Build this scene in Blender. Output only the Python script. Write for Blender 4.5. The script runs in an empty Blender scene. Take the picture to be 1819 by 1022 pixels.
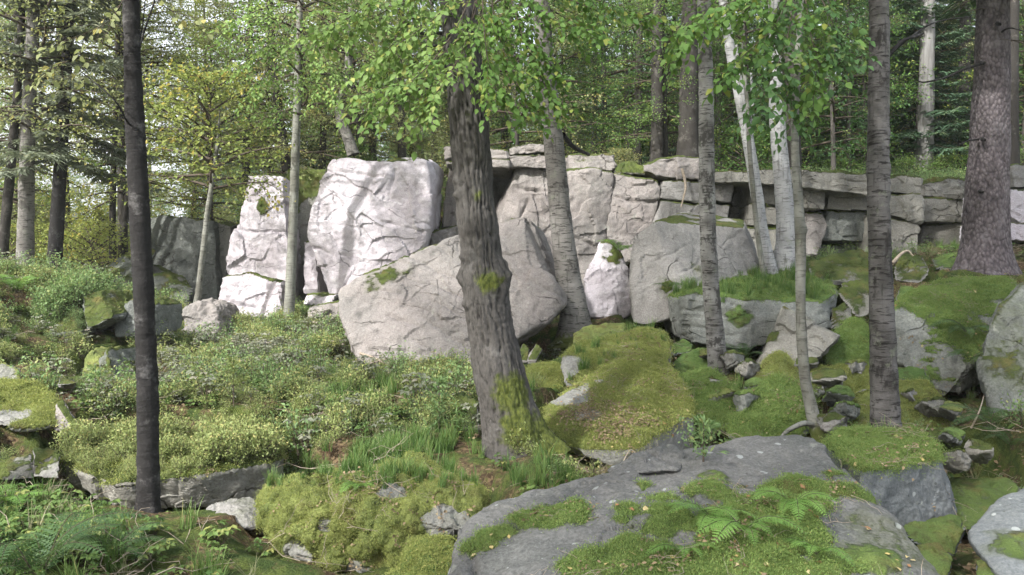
import bpy, bmesh, math, random
import numpy as np
from mathutils import Vector

S = bpy.context.scene
COL = S.collection
R = math.radians
random.seed(7)
rng = np.random.default_rng(11)

# ------------------------------------------------------------------ camera
FPX, HOR, CAMZ = 1400.0, 470.0, 1.7
PITCH = math.atan((511 - HOR) / FPX)
cam_d = bpy.data.cameras.new('camera')
cam_d.sensor_width = 36.0
cam_d.lens = 36.0 * FPX / 1819.0
cam_d.clip_start = 0.05
cam_d.clip_end = 600.0
cam = bpy.data.objects.new('camera', cam_d)
cam.location = (0, 0, CAMZ)
cam.rotation_euler = (math.pi / 2 - PITCH, 0, 0)
COL.objects.link(cam)
S.camera = cam

# ------------------------------------------------------------------ sky, sun, exposure
SUN_EL, SUN_AZ = R(41), R(-136)          # azimuth from +Y towards +X: the sun stands behind and left of the viewer
sun_dir = Vector((math.sin(SUN_AZ) * math.cos(SUN_EL), math.cos(SUN_AZ) * math.cos(SUN_EL), math.sin(SUN_EL)))
wd = bpy.data.worlds.new('World')
S.world = wd
wd.use_nodes = True
wn = wd.node_tree
bg = wn.nodes['Background']
sky = wn.nodes.new('ShaderNodeTexSky')
sky.sky_type = 'NISHITA'
sky.sun_disc = False
sky.sun_elevation = SUN_EL
sky.sun_rotation = SUN_AZ
sky.air_density = 1.0
sky.dust_density = 7.0
sky.ozone_density = 1.0
# thin bright cloud over the whole sky, uneven but without any patch placed on purpose
_tc = wn.nodes.new('ShaderNodeTexCoord')
_cn = wn.nodes.new('ShaderNodeTexNoise'); _cn.inputs['Scale'].default_value = 3.0; _cn.inputs['Detail'].default_value = 6.0
wn.links.new(_tc.outputs['Generated'], _cn.inputs['Vector'])
_mr = wn.nodes.new('ShaderNodeMapRange'); _mr.inputs[1].default_value = .3; _mr.inputs[2].default_value = .7; _mr.inputs[3].default_value = .45; _mr.inputs[4].default_value = .9
wn.links.new(_cn.outputs[0], _mr.inputs[0])
_mx = wn.nodes.new('ShaderNodeMix'); _mx.data_type = 'RGBA'
wn.links.new(_mr.outputs[0], _mx.inputs[0]); wn.links.new(sky.outputs[0], _mx.inputs[6])
_mx.inputs[7].default_value = (4.1, 4.25, 4.6, 1)
wn.links.new(_mx.outputs[2], bg.inputs[0])
bg.inputs[1].default_value = 0.15
sl = bpy.data.lights.new('sun', 'SUN')
sl.energy = 3.0
sl.angle = R(2.2)
sl.color = (1.0, 0.965, 0.92)
sun = bpy.data.objects.new('sun', sl)
sun.rotation_euler = sun_dir.to_track_quat('Z', 'Y').to_euler()
sun.location = sun_dir * 60
COL.objects.link(sun)
vs = S.view_settings
vs.view_transform = 'Standard'
vs.look = 'None'
vs.gamma = 1.0
vs.use_curve_mapping = False
vs.exposure = 1.68
S.cycles.max_bounces = 6
S.cycles.diffuse_bounces = 4
S.cycles.glossy_bounces = 2
S.cycles.transmission_bounces = 3
S.cycles.transparent_max_bounces = 4
S.cycles.use_adaptive_sampling = True
S.cycles.adaptive_threshold = 0.02
try:
    S.cycles.use_denoising = True
    S.cycles.denoiser = 'OPENIMAGEDENOISE'
except Exception:
    pass

# ------------------------------------------------------------------ helpers
CP, SP = math.cos(PITCH), math.sin(PITCH)


def W(px, py, d):
    """Point of the place that the photograph shows at (px, py), d metres ahead."""
    x = (px - 909.5) / FPX
    u = (511.0 - py) / FPX
    dy = CP + u * SP
    dz = -SP + u * CP
    t = d / dy
    return np.array((x * t, d, CAMZ + dz * t))


def ray(px, py):
    x = (px - 909.5) / FPX
    u = (511.0 - py) / FPX
    v = np.array((x, CP + u * SP, -SP + u * CP))
    return v / np.linalg.norm(v)


def project(P):
    """World points to photograph coordinates, used to look up what grows where."""
    d = P - np.array((0, 0, CAMZ))
    f = d[:, 1] * CP - d[:, 2] * SP
    u = d[:, 1] * SP + d[:, 2] * CP
    f = np.where(f < 0.1, 0.1, f)
    return 909.5 + FPX * d[:, 0] / f, 511.0 - FPX * u / f


_perm = np.random.default_rng(3).permutation(256)
_perm = np.concatenate([_perm, _perm, _perm])
_g = np.random.default_rng(4).normal(size=(256, 3))
_g /= np.linalg.norm(_g, axis=1)[:, None]
_g = _g.astype(np.float32)
_perm = _perm.astype(np.int32)


def perlin(p):
    p = np.asarray(p, np.float32)
    i = np.floor(p).astype(np.int32)
    f = p - i
    i &= 255
    u = f * f * f * (f * (f * 6 - 15) + 10)
    out = 0
    for dx in (0, 1):
        wx = u[:, 0] if dx else 1 - u[:, 0]
        a = _perm[i[:, 0] + dx]
        for dy in (0, 1):
            wy = u[:, 1] if dy else 1 - u[:, 1]
            b = _perm[a + i[:, 1] + dy]
            for dz in (0, 1):
                wz = u[:, 2] if dz else 1 - u[:, 2]
                g = _g[_perm[b + i[:, 2] + dz]]
                out = out + wx * wy * wz * (g[:, 0] * (f[:, 0] - dx) + g[:, 1] * (f[:, 1] - dy) + g[:, 2] * (f[:, 2] - dz))
    return out * 1.5


def fbm(p, octs=4, lac=2.1, gain=0.5):
    a, s, out = 1.0, 1.0, 0.0
    for k in range(octs):
        out = out + a * perlin(p * s + 17.3 * k)
        a *= gain
        s *= lac
    return out


def sstep(a, b, x):
    t = np.clip((x - a) / (b - a), 0, 1)
    return t * t * (3 - 2 * t)


def mk_mesh(name, V, F, mats=(), mi=None, smooth=True, fattr=None, vattr=None):
    """V (n,3); F a list of int arrays (m,3) or (m,4)."""
    if not isinstance(F, (list, tuple)):
        F = [F]
    F = [np.asarray(f, np.int32) for f in F if len(f)]
    me = bpy.data.meshes.new(name)
    me.vertices.add(len(V))
    me.vertices.foreach_set('co', np.asarray(V, np.float32).ravel())
    loops = np.concatenate([f.ravel() for f in F])
    tot = np.concatenate([np.full(len(f), f.shape[1], np.int32) for f in F])
    start = np.concatenate([[0], np.cumsum(tot)[:-1]]).astype(np.int32)
    me.loops.add(len(loops))
    me.loops.foreach_set('vertex_index', loops)
    me.polygons.add(len(tot))
    me.polygons.foreach_set('loop_start', start)
    for m in mats:
        me.materials.append(m)
    if mi is not None:
        me.polygons.foreach_set('material_index', np.asarray(mi, np.int32))
    me.polygons.foreach_set('use_smooth', np.full(len(tot), smooth, bool))
    me.update(calc_edges=True)
    for k, v in (fattr or {}).items():
        me.attributes.new(k, 'FLOAT', 'FACE').data.foreach_set('value', np.asarray(v, np.float32))
    for k, v in (vattr or {}).items():
        me.attributes.new(k, 'FLOAT', 'POINT').data.foreach_set('value', np.asarray(v, np.float32))
    return me


class MB:
    """Collects tubes and leaves into one mesh."""

    def __init__(self):
        self.V, self.F3, self.F4, self.m3, self.m4, self.c3, self.c4 = [], [], [], [], [], [], []
        self.n = 0

    def add(self, V, F, mi=0, cv=0.5):
        V = np.asarray(V, float)
        F = np.asarray(F, np.int64)
        self.V.append(V)
        c = np.broadcast_to(np.asarray(cv, float), (len(F),))
        if F.shape[1] == 3:
            self.F3.append(F + self.n); self.m3.append(np.full(len(F), mi)); self.c3.append(c)
        else:
            self.F4.append(F + self.n); self.m4.append(np.full(len(F), mi)); self.c4.append(c)
        self.n += len(V)

    def tube(self, P, rad, k=6, mi=0, cv=0.5):
        P = np.asarray(P, float)
        rad = np.broadcast_to(np.asarray(rad, float), (len(P),))
        T = np.gradient(P, axis=0)
        T /= np.linalg.norm(T, axis=1)[:, None] + 1e-9
        ref = np.array((0, 0, 1.0)) if abs(T[0][2]) < 0.8 else np.array((1.0, 0, 0))
        A = np.cross(T, ref); A /= np.linalg.norm(A, axis=1)[:, None] + 1e-9
        B = np.cross(T, A)
        th = np.arange(k) * 2 * math.pi / k
        V = P[:, None, :] + rad[:, None, None] * (np.cos(th)[None, :, None] * A[:, None, :] + np.sin(th)[None, :, None] * B[:, None, :])
        n = len(P)
        i = np.arange(n - 1)[:, None] * k
        j = np.arange(k)[None, :]
        j2 = (j + 1) % k
        F = np.stack([i + j, i + j2, i + k + j2, i + k + j], -1).reshape(-1, 4)
        self.add(V.reshape(-1, 3), F, mi, cv)

    def leaves(self, P, axis, nrm, L, Wd, mi=0, cv=None, ovate=False, fold=0.25):
        """Leaf blades: folded along the midrib, pointed at both ends."""
        n = len(P)
        axis = axis / (np.linalg.norm(axis, axis=1)[:, None] + 1e-9)
        side = np.cross(nrm, axis)
        side /= np.linalg.norm(side, axis=1)[:, None] + 1e-9
        nn = np.cross(axis, side)
        L = np.broadcast_to(np.asarray(L, float), (n,))[:, None]
        Wd = np.broadcast_to(np.asarray(Wd, float), (n,))[:, None]
        if cv is None:
            cv = rng.random(n)
        b = np.arange(n)[:, None]
        if ovate:
            droop = -0.12 * L * nn
            v = np.stack([P, P + axis * L * .38 + side * Wd * .5 + nn * Wd * fold, P + axis * L * .38 - side * Wd * .5 + nn * Wd * fold,
                          P + axis * L * .74 + side * Wd * .33 + nn * Wd * fold * .6 + droop * .5, P + axis * L * .74 - side * Wd * .33 + nn * Wd * fold * .6 + droop * .5,
                          P + axis * L + droop, P + axis * L * .5], 1).reshape(-1, 3)
            t = np.array([[0, 1, 6], [0, 6, 2], [6, 1, 3], [6, 4, 2], [6, 3, 5], [6, 5, 4]])
            F = (b[:, :, None] * 7 + t[None]).reshape(-1, 3)
            self.add(v, F, mi, np.repeat(cv, 6))
        else:
            v = np.stack([P, P + axis * L * .45 + side * Wd * .5 + nn * Wd * fold, P + axis * L, P + axis * L * .45 - side * Wd * .5 + nn * Wd * fold], 1).reshape(-1, 3)
            t = np.array([[0, 1, 2], [0, 2, 3]])
            F = (b[:, :, None] * 4 + t[None]).reshape(-1, 3)
            self.add(v, F, mi, np.repeat(cv, 2))

    def mesh(self, name, mats, smooth=True):
        V = np.concatenate(self.V)
        F, mi, cv = [], [], []
        if self.F3:
            F.append(np.concatenate(self.F3)); mi.append(np.concatenate(self.m3)); cv.append(np.concatenate(self.c3))
        if self.F4:
            F.append(np.concatenate(self.F4)); mi.append(np.concatenate(self.m4)); cv.append(np.concatenate(self.c4))
        return mk_mesh(name, V, F, mats, np.concatenate(mi), smooth, {'cv': np.concatenate(cv)})


def obj(name, me, parent=None, loc=None, label=None, cat=None, group=None, kind=None):
    o = bpy.data.objects.new(name, me)
    COL.objects.link(o)
    if parent is not None:
        o.parent = parent
    if loc is not None:
        o.location = loc
    if label: o['label'] = label
    if cat: o['category'] = cat
    if group: o['group'] = group
    if kind: o['kind'] = kind
    return o


def thing(name, label, cat, loc, group=None):
    o = obj(name, None, None, loc, label, cat, group)
    o.empty_display_size = 0.2
    return o


def spline(P, n):
    """Catmull-Rom through rows of P, n samples."""
    P = np.asarray(P, float)
    P = np.vstack([2 * P[0] - P[1], P, 2 * P[-1] - P[-2]])
    m = len(P) - 3
    t = np.linspace(0, m - 1e-6, n)
    i = t.astype(int)
    f = (t - i)[:, None]
    a, b, c, d = P[i], P[i + 1], P[i + 2], P[i + 3]
    return 0.5 * (2 * b + (c - a) * f + (2 * a - 5 * b + 4 * c - d) * f ** 2 + (3 * b - a - 3 * c + d) * f ** 3)


def unit(v):
    return v / (np.linalg.norm(v, axis=-1, keepdims=True) + 1e-9)


# ------------------------------------------------------------------ materials
class NT:
    def __init__(self, name):
        self.m = bpy.data.materials.new(name)
        self.m.use_nodes = True
        self.t = self.m.node_tree
        self.t.nodes.clear()
        self.out = self.t.nodes.new('ShaderNodeOutputMaterial')

    def n(self, typ, ins=None, **kw):
        nd = self.t.nodes.new('ShaderNode' + typ)
        for k, v in kw.items():
            setattr(nd, k, v)
        for k, v in (ins or {}).items():
            self.set(nd.inputs[k], v)
        return nd

    def set(self, sock, v):
        if isinstance(v, bpy.types.NodeSocket):
            self.t.links.new(v, sock)
        elif isinstance(v, bpy.types.Node):
            self.t.links.new(v.outputs[0], sock)
        else:
            if sock.type == 'RGBA' and len(v) == 3:
                v = (*v, 1)
            sock.default_value = v

    def math(self, op, a, b=0.0, clamp=False):
        nd = self.n('Math', operation=op, use_clamp=clamp)
        self.set(nd.inputs[0], a); self.set(nd.inputs[1], b)
        return nd.outputs[0]

    def mix(self, f, a, b, mode='MIX'):
        nd = self.n('Mix', data_type='RGBA', blend_type=mode)
        self.set(nd.inputs[0], f); self.set(nd.inputs[6], a); self.set(nd.inputs[7], b)
        return nd.outputs[2]

    def ramp(self, f, lo, hi):
        nd = self.n('MapRange', {0: f, 1: lo, 2: hi}, interpolation_type='SMOOTHSTEP')
        return nd.outputs[0]

    def pos(self, sc=(1, 1, 1), off=(0, 0, 0)):
        g = self.n('NewGeometry')
        return self.n('Mapping', {0: g.outputs['Position'], 1: off, 3: sc}).outputs[0]

    def opos(self, sc=(1, 1, 1), off=(0, 0, 0)):
        g = self.n('TexCoord')
        return self.n('Mapping', {0: g.outputs['Object'], 1: off, 3: sc}).outputs[0]

    def noise(self, vec, sc, det=4, rough=0.55, dist=0.0):
        return self.n('TexNoise', {'Vector': vec, 'Scale': sc, 'Detail': det, 'Roughness': rough, 'Distortion': dist}).outputs[0]

    def bump(self, h, strength=0.5, dist=0.02, normal=None):
        nd = self.n('Bump', {'Height': h, 'Strength': strength, 'Distance': dist})
        if normal is not None:
            self.set(nd.inputs['Normal'], normal)
        return nd.outputs[0]

    def diffuse(self, col, normal=None, rough=0.9, spec=0.25):
        b = self.n('BsdfPrincipled', {'Base Color': col, 'Roughness': rough, 'Specular IOR Level': spec})
        if normal is not None:
            self.set(b.inputs['Normal'], normal)
        self.t.links.new(b.outputs[0], self.out.inputs[0])
        return b


def rock_mat(name, c1, c2, c3, lichen=0.3, moss1=(.12, .155, .04), moss2=(.06, .088, .025), streak=0.4, spots=0.0, bumps=1.0, cracks=1.0, moss3=(.17, .145, .055)):
    t = NT(name)
    p = t.pos()
    big = t.ramp(t.noise(p, 0.9, 6, 0.6), .35, .65)
    col = t.mix(big, c1, c2)
    mid = t.noise(p, 5.5, 7, 0.65, 0.4)
    col = t.mix(t.math('MULTIPLY', t.ramp(mid, .5, .72), .75), col, c3)
    fine = t.noise(p, 46, 5, 0.7)
    col = t.mix(t.ramp(fine, .25, .8), t.mix(.32, col, (.03, .03, .03)), t.mix(.1, col, (.8, .8, .8)))
    st = t.ramp(t.noise(t.pos((5, 5, .55)), 1.0, 5, .6), .52, .75)
    col = t.mix(t.math('MULTIPLY', st, streak), col, t.mix(.7, col, (.02, .022, .02)))
    li = t.ramp(t.noise(p, 7.0, 8, .7), .60, .68)
    col = t.mix(t.math('MULTIPLY', li, lichen), col, (.36, .38, .33))
    if spots:
        v = t.n('TexVoronoi', {'Vector': p, 'Scale': 11.0, 'Randomness': 1.0})
        wob = t.math('ADD', v.outputs['Distance'], t.math('MULTIPLY', t.math('SUBTRACT', fine, .5), .22))
        sel = t.n('SeparateColor', {0: v.outputs['Color']})
        s1 = t.math('LESS_THAN', wob, t.math('MULTIPLY', t.math('POWER', sel.outputs[0], 5.0), .34))
        col = t.mix(t.math('MULTIPLY', s1, spots), col, (.36, .39, .38))
        v2 = t.n('TexVoronoi', {'Vector': p, 'Scale': 17.0, 'Randomness': 1.0})
        sel2 = t.n('SeparateColor', {0: v2.outputs['Color']})
        s2 = t.math('LESS_THAN', v2.outputs['Distance'], t.math('MULTIPLY', t.math('POWER', sel2.outputs[1], 5.0), .2))
        col = t.mix(t.math('MULTIPLY', s2, spots), col, (.03, .035, .03))
    wv = t.n('VectorMath', {0: t.pos((1.0, 1.0, 1.9)), 1: t.n('VectorMath', {0: t.n('TexNoise', {'Vector': p, 'Scale': 2.2, 'Detail': 5.0}).outputs[1], 'Scale': .5}, operation='SCALE').outputs[0]}, operation='ADD').outputs[0]
    ve = t.n('TexVoronoi', {'Vector': wv, 'Scale': .9}, feature='DISTANCE_TO_EDGE')
    crk = t.math('MULTIPLY', t.ramp(ve.outputs[0], .014, .0), t.ramp(t.noise(p, 1.7, 3, .5), .5, .62))
    col = t.mix(t.math('MULTIPLY', crk, .8 * cracks), col, (.03, .027, .024))
    at = t.n('Attribute', attribute_name='moss')
    mn = t.noise(p, 11, 6, .7)
    mf = t.math('ADD', at.outputs['Fac'], t.math('MULTIPLY', t.math('SUBTRACT', mn, .5), .7))
    mm = t.ramp(mf, .42, .58)
    film = t.math('MULTIPLY', t.ramp(mf, .12, .5), .38)
    mcol = t.mix(t.ramp(t.noise(p, 3.1, 4, .6), .35, .65), moss1, moss2)
    mcol = t.mix(t.math('MULTIPLY', t.ramp(t.noise(t.pos((1, 1, 1), (4, 7, 2)), 4.0, 5, .6), .5, .7), .8), mcol, moss3)
    mcol = t.mix(t.math('MULTIPLY', t.ramp(t.noise(t.pos((1, 1, 1), (9, 3, 5)), 9.0, 6, .7), .54, .66), .6), mcol, (.085, .075, .035))
    mfine = t.noise(p, 120, 3, .7)
    mcol = t.mix(t.ramp(mfine, .3, .75), t.mix(.4, mcol, (.015, .02, .006)), mcol)
    col = t.mix(film, col, (.085, .10, .045))
    col = t.mix(mm, col, mcol)
    h = t.math('ADD', t.math('MULTIPLY', mid, 1.0), t.math('MULTIPLY', fine, .35))
    h = t.math('ADD', h, t.math('MULTIPLY', t.noise(p, 18, 6, .7, .6), .6))
    vf = t.n('TexVoronoi', {'Vector': wv, 'Scale': 3.4})
    vf2 = t.n('TexVoronoi', {'Vector': wv, 'Scale': 8.5})
    s3, s4 = t.n('SeparateColor', {0: vf.outputs['Color']}), t.n('SeparateColor', {0: vf2.outputs['Color']})
    flk = t.math('ADD', t.math('MULTIPLY', s3.outputs[0], .55), t.math('MULTIPLY', s4.outputs[0], .3))
    h = t.math('ADD', h, t.math('MULTIPLY', flk, cracks))
    h = t.math('SUBTRACT', h, t.math('MULTIPLY', crk, .8 * cracks))
    b1 = t.bump(h, .75 * bumps, .035)
    hm = t.math('ADD', mfine, t.math('MULTIPLY', t.noise(p, 38, 4, .6), 1.4))
    b2 = t.bump(t.math('MULTIPLY', hm, mm), .9, .02, b1)
    t.diffuse(col, b2, .92, .18)
    return t.m


def leaf_mat(name, a, b, c, trans=.38, var=.25, rough=.55):
    """a to b across the leaves, c on the odd one; thin blades let light through."""
    t = NT(name)
    at = t.n('Attribute', attribute_name='cv')
    oi = t.n('ObjectInfo')
    f = at.outputs['Fac']
    col = t.mix(t.ramp(f, .0, .85), a, b)
    col = t.mix(t.ramp(f, .86, .98), col, c)
    col = t.mix(t.math('MULTIPLY', t.math('SUBTRACT', oi.outputs['Random'], .2), var, True), col, t.mix(.5, b, c))
    hs = t.n('HueSaturation', {'Hue': .5, 'Saturation': 1.0, 'Value': t.math('ADD', .86, t.math('MULTIPLY', oi.outputs['Random'], .28)), 'Color': col})
    d = t.n('BsdfPrincipled', {'Base Color': hs.outputs[0], 'Roughness': rough, 'Specular IOR Level': .25})
    tr = t.n('BsdfTranslucent', {'Color': t.mix(.22, hs.outputs[0], t.mix(.5, hs.outputs[0], (.35, .42, .03)))})
    ms = t.n('MixShader', {0: trans, 1: d.outputs[0], 2: tr.outputs[0]})
    t.t.links.new(ms.outputs[0], t.out.inputs[0])
    return t.m


def plain_mat(name, c1, c2, sc=8.0, rough=.85, stretch=(1, 1, 1)):
    t = NT(name)
    n = t.noise(t.pos(stretch), sc, 5, .65)
    t.diffuse(t.mix(t.ramp(n, .3, .7), c1, c2), t.bump(n, .6, .02), rough)
    return t.m


def birch_mat(name, white, grey, dark, amount, patch=.5, moss=0.0):
    t = NT(name)
    p = t.pos()
    col = t.mix(t.ramp(t.noise(p, 2.4, 5, .6), .35, .65), white, grey)
    dash = t.noise(t.pos((6, 6, 38)), 1.0, 6, .66, .5)
    col = t.mix(t.math('MULTIPLY', t.ramp(dash, .52, .62), amount), col, dark)
    rough = t.noise(t.pos((5, 5, 3.2), (3, 1, 8)), 1.0, 6, .68)
    col = t.mix(t.ramp(rough, .5 + .12 * (1 - patch), .58 + .14 * (1 - patch)), col, t.mix(.35, dark, grey))
    vst = t.noise(t.pos((22, 22, 2.2), (1, 5, 3)), 1.0, 5, .6)
    col = t.mix(t.math('MULTIPLY', t.ramp(vst, .56, .68), .5), col, dark)
    g = t.ramp(t.noise(p, 6, 6, .7), .56, .66)
    col = t.mix(t.math('MULTIPLY', g, .35), col, (.22, .25, .18))
    if moss:
        at = t.n('Attribute', attribute_name='moss')
        mf = t.math('ADD', at.outputs['Fac'], t.math('MULTIPLY', t.math('SUBTRACT', t.noise(p, 16, 6, .7), .5), .8))
        col = t.mix(t.math('MULTIPLY', t.ramp(mf, .4, .62), .92), col, (.075, .095, .02))
    h = t.math('ADD', dash, t.math('MULTIPLY', rough, 1.6))
    t.diffuse(col, t.bump(h, .7, .018), .85, .2)
    return t.m


def fissure_mat(name, c1, c2, c3, sc=(15, 15, 2.6), moss=True):
    t = NT(name)
    p = t.pos()
    at = t.n('Attribute', attribute_name='ridge')
    n1 = t.noise(t.pos(sc), 1.0, 7, .65, .4)
    col = t.mix(t.ramp(t.math('ADD', t.math('MULTIPLY', at.outputs['Fac'], .6), t.math('MULTIPLY', n1, .5)), .22, .72), c1, c2)
    col = t.mix(t.math('MULTIPLY', t.ramp(t.noise(p, 4.5, 7, .7), .52, .68), .8), col, c3)
    fine = t.noise(t.pos((40, 40, 22)), 1.0, 4, .7)
    col = t.mix(t.ramp(fine, .25, .75), t.mix(.5, col, (.02, .02, .02)), col)
    if moss:
        am = t.n('Attribute', attribute_name='moss')
        mf = t.math('ADD', am.outputs['Fac'], t.math('MULTIPLY', t.math('SUBTRACT', t.noise(p, 13, 6, .7), .5), .8))
        col = t.mix(t.math('MULTIPLY', t.ramp(mf, .4, .62), .92), col, t.mix(t.ramp(fine, .3, .7), (.035, .05, .01), (.11, .13, .025)))
    t.diffuse(col, t.bump(t.math('ADD', n1, t.math('MULTIPLY', fine, .4)), .8, .02), .88, .2)
    return t.m


def scaly_mat(name, c1, c2, c3):
    t = NT(name)
    v = t.n('TexVoronoi', {'Vector': t.n('VectorMath', {0: t.pos((24, 24, 14)), 1: t.n('TexNoise', {'Vector': t.pos((6, 6, 6)), 'Scale': 1.0}).outputs[1]}, operation='ADD').outputs[0], 'Scale': 1.0})
    sep = t.n('SeparateColor', {0: v.outputs['Color']})
    col = t.mix(sep.outputs[0], c1, c2)
    col = t.mix(t.ramp(v.outputs['Distance'], .35, .75), col, t.mix(.6, col, (.03, .025, .03)))
    col = t.mix(t.math('MULTIPLY', t.ramp(t.noise(t.pos(), 3, 6, .6), .5, .7), .6), col, c3)
    h = t.math('SUBTRACT', t.math('MULTIPLY', sep.outputs[0], .6), v.outputs['Distance'])
    t.diffuse(col, t.bump(h, 1.0, .03), .9, .2)
    return t.m


M = {}
M['pale'] = rock_mat('sunlit_pale_sandstone', (.58, .55, .595), (.48, .44, .475), (.63, .61, .63), .2, streak=.35, bumps=1.3, cracks=.6)  # pale stone; sunlight and a lilac overexposure cast are added to its colour
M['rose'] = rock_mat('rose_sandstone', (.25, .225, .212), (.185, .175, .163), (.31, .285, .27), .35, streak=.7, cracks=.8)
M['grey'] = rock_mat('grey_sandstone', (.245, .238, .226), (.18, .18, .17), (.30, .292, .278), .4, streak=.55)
M['green'] = rock_mat('olive_grey_sandstone', (.24, .232, .20), (.17, .168, .145), (.30, .29, .255), .45, streak=.6)  # beige olive grey stone
M['wet_shade'] = rock_mat('damp_shade_sandstone', (.12, .135, .12), (.085, .095, .085), (.2, .22, .2), .5, streak=.7)  # damp dark stone; on the left bank its darkness stands in for shade
M['front'] = rock_mat('lichen_spotted_sandstone', (.112, .113, .108), (.078, .084, .078), (.142, .142, .136), .35, spots=.6, streak=.3, bumps=.85, cracks=.15, moss1=(.19, .265, .075), moss2=(.105, .165, .045))
M['slate'] = rock_mat('bluish_boulder_stone', (.125, .142, .148), (.09, .105, .108), (.17, .187, .19), .3, spots=.6, streak=.3, bumps=.6, cracks=.2, moss1=(.16, .23, .065), moss2=(.10, .155, .042))
M['mossy'] = rock_mat('moss_grown_stone', (.22, .22, .20), (.15, .155, .14), (.3, .3, .28), .4, moss1=(.28, .325, .10), moss2=(.165, .21, .065))
M['mossg'] = rock_mat('green_moss_stone', (.20, .215, .195), (.14, .155, .14), (.28, .29, .27), .4, moss1=(.20, .30, .085), moss2=(.11, .195, .055), moss3=(.14, .155, .05))

# ------------------------------------------------------------------ terrain
_ctrl = [(265, 905, 6.0), (915, 800, 7.0), (60, 1022, 4.4), (450, 1000, 4.9), (620, 1018, 5.0), (400, 905, 6.0), (240, 850, 6.7), (300, 898, 6.25),
         (300, 765, 7.8), (400, 725, 9), (200, 745, 8.3), (480, 645, 12), (300, 625, 12.5), (100, 645, 10.5), (60, 765, 7.5), (0, 705, 9),
         (560, 705, 9.3), (700, 690, 9.5), (640, 765, 7.8), (700, 825, 6.6), (600, 848, 6.0), (830, 655, 11.5), (450, 572, 17), (560, 562, 16), (330, 605, 14.5),
         (45, 500, 16), (180, 520, 14.2), (100, 592, 11.6), (300, 548, 19), (700, 545, 16.8), (1000, 548, 16.5), (1000, 604, 12), (1100, 575, 13.5),
         (1275, 670, 10.3), (1000, 725, 8.5), (1250, 765, 7.6), (1448, 768, 7.8), (1575, 778, 7.6), (1100, 838, 6.3), (1010, 866, 5.8),
         (1440, 645, 10), (1640, 705, 9), (1750, 720, 8.3), (1750, 860, 5.8), (1740, 985, 4.9), (1620, 1010, 4.7), (1480, 965, 4.6),
         (1400, 492, 13.5), (1750, 480, 12.8), (1500, 472, 14), (1640, 452, 15.5), (1819, 432, 14.5), (1650, 505, 12), (1700, 575, 11), (1900, 610, 9), (1215, 622, 10.9), (1330, 640, 10.6)]
_cp = np.array([W(*c) for c in _ctrl])
_far = np.array([(0, -8, 0), (-12, -8, .1), (12, -8, .2), (-14, 5, .4), (14, 5, 1.0), (-18, 14, 1.4), (16, 12, 2.2), (0, 0, .03), (-5, 1, 0), (5, 1, .1), (0, -25, -.3), (-20, -20, 0), (20, -20, .4),
                 (-20, 30, 1.7), (-10, 28, 1.6), (0, 30, 1.6), (12, 30, 2.4), (22, 30, 2.8), (-30, 10, 1.2), (30, 10, 2.4)], float)
_cp = np.vstack([_cp, _far])


def _tps(A, B):
    r2 = ((A[:, None, :2] - B[None, :, :2]) ** 2).sum(-1)
    return r2 * np.log(r2 + 1e-9) * .5


_n = len(_cp)
_K = _tps(_cp, _cp) + np.eye(_n) * .08
_P = np.c_[np.ones(_n), _cp[:, :2]]
_A = np.block([[_K, _P], [_P.T, np.zeros((3, 3))]])
_sol = np.linalg.solve(_A, np.r_[_cp[:, 2], 0, 0, 0])


DIGS = []           # stones whose foot lies free: the soil drops to it


def dig(sh, zoff=.05):
    P = sh['pts']
    c = P[:, :2].mean(0)
    q = P[:, :2] - c
    th = np.arange(24) * math.pi / 12
    n = np.c_[np.cos(th), np.sin(th)]
    DIGS.append((None, n, (q @ n.T).max(0) + n @ c, P[P[:, 1] <= np.median(P[:, 1]) + .01][:, 2].min() + zoff, P[:, 1].mean()))


def cliff_y(x):
    return 19.3 - .9 * sstep(-2, 4, x)


def hgt(x, y):
    x = np.asarray(x, float).ravel(); y = np.asarray(y, float).ravel()
    out = np.empty(len(x))
    for s in range(0, len(x), 40000):
        q = np.c_[np.clip(x[s:s + 40000], -32, 32), np.clip(y[s:s + 40000], -26, 31)]
        out[s:s + 40000] = _tps(q, _cp) @ _sol[:_n] + _sol[_n] + q @ _sol[_n + 1:]
    up = 3.45 + .15 * sstep(0, 8, x)
    f = sstep(0, 1.0, y - cliff_y(x)) * sstep(-8.6, -6.4, x)
    out = out + (up - out) * f
    out = out + .035 * np.clip(y - 22, 0, 200) + .02 * np.clip(np.abs(x) - 30, 0, 200)
    for (poly, nrm, off, zb, ymid) in DIGS:
        dd = (np.c_[x, y] @ nrm.T - off[None]).max(1)
        k = dd < 1.6
        if k.any():
            sl_ = np.where(y[k] > ymid, 3.0, .75)
            cap = zb + np.maximum(dd[k] - .12, 0) * sl_
            out[k] = np.minimum(out[k], cap)
    p = np.c_[x, y, x * 0]
    fade = sstep(1.0, 3.0, np.hypot(x, y))
    return out + fade * (.10 * perlin(p * .8) + .06 * perlin(p * 2.1 + 5) + .03 * perlin(p * 5.2 + 9))


def ground_hit(px, py, d0=2.5, d1=90):
    v = ray(px, py)
    t = np.concatenate([np.linspace(d0, 25, 900), np.linspace(25, d1, 400)])
    P = np.array((0, 0, CAMZ)) + t[:, None] * v
    h = hgt(P[:, 0], P[:, 1])
    k = np.argmax(P[:, 2] < h)
    return P[k] if (P[:, 2] < h).any() else P[-1]


def _axis(segs):
    out = [segs[0][0]]
    for a, b, s in segs:
        out += list(np.arange(a + s, b + s * .5, s))
    return np.array(out)


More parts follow.
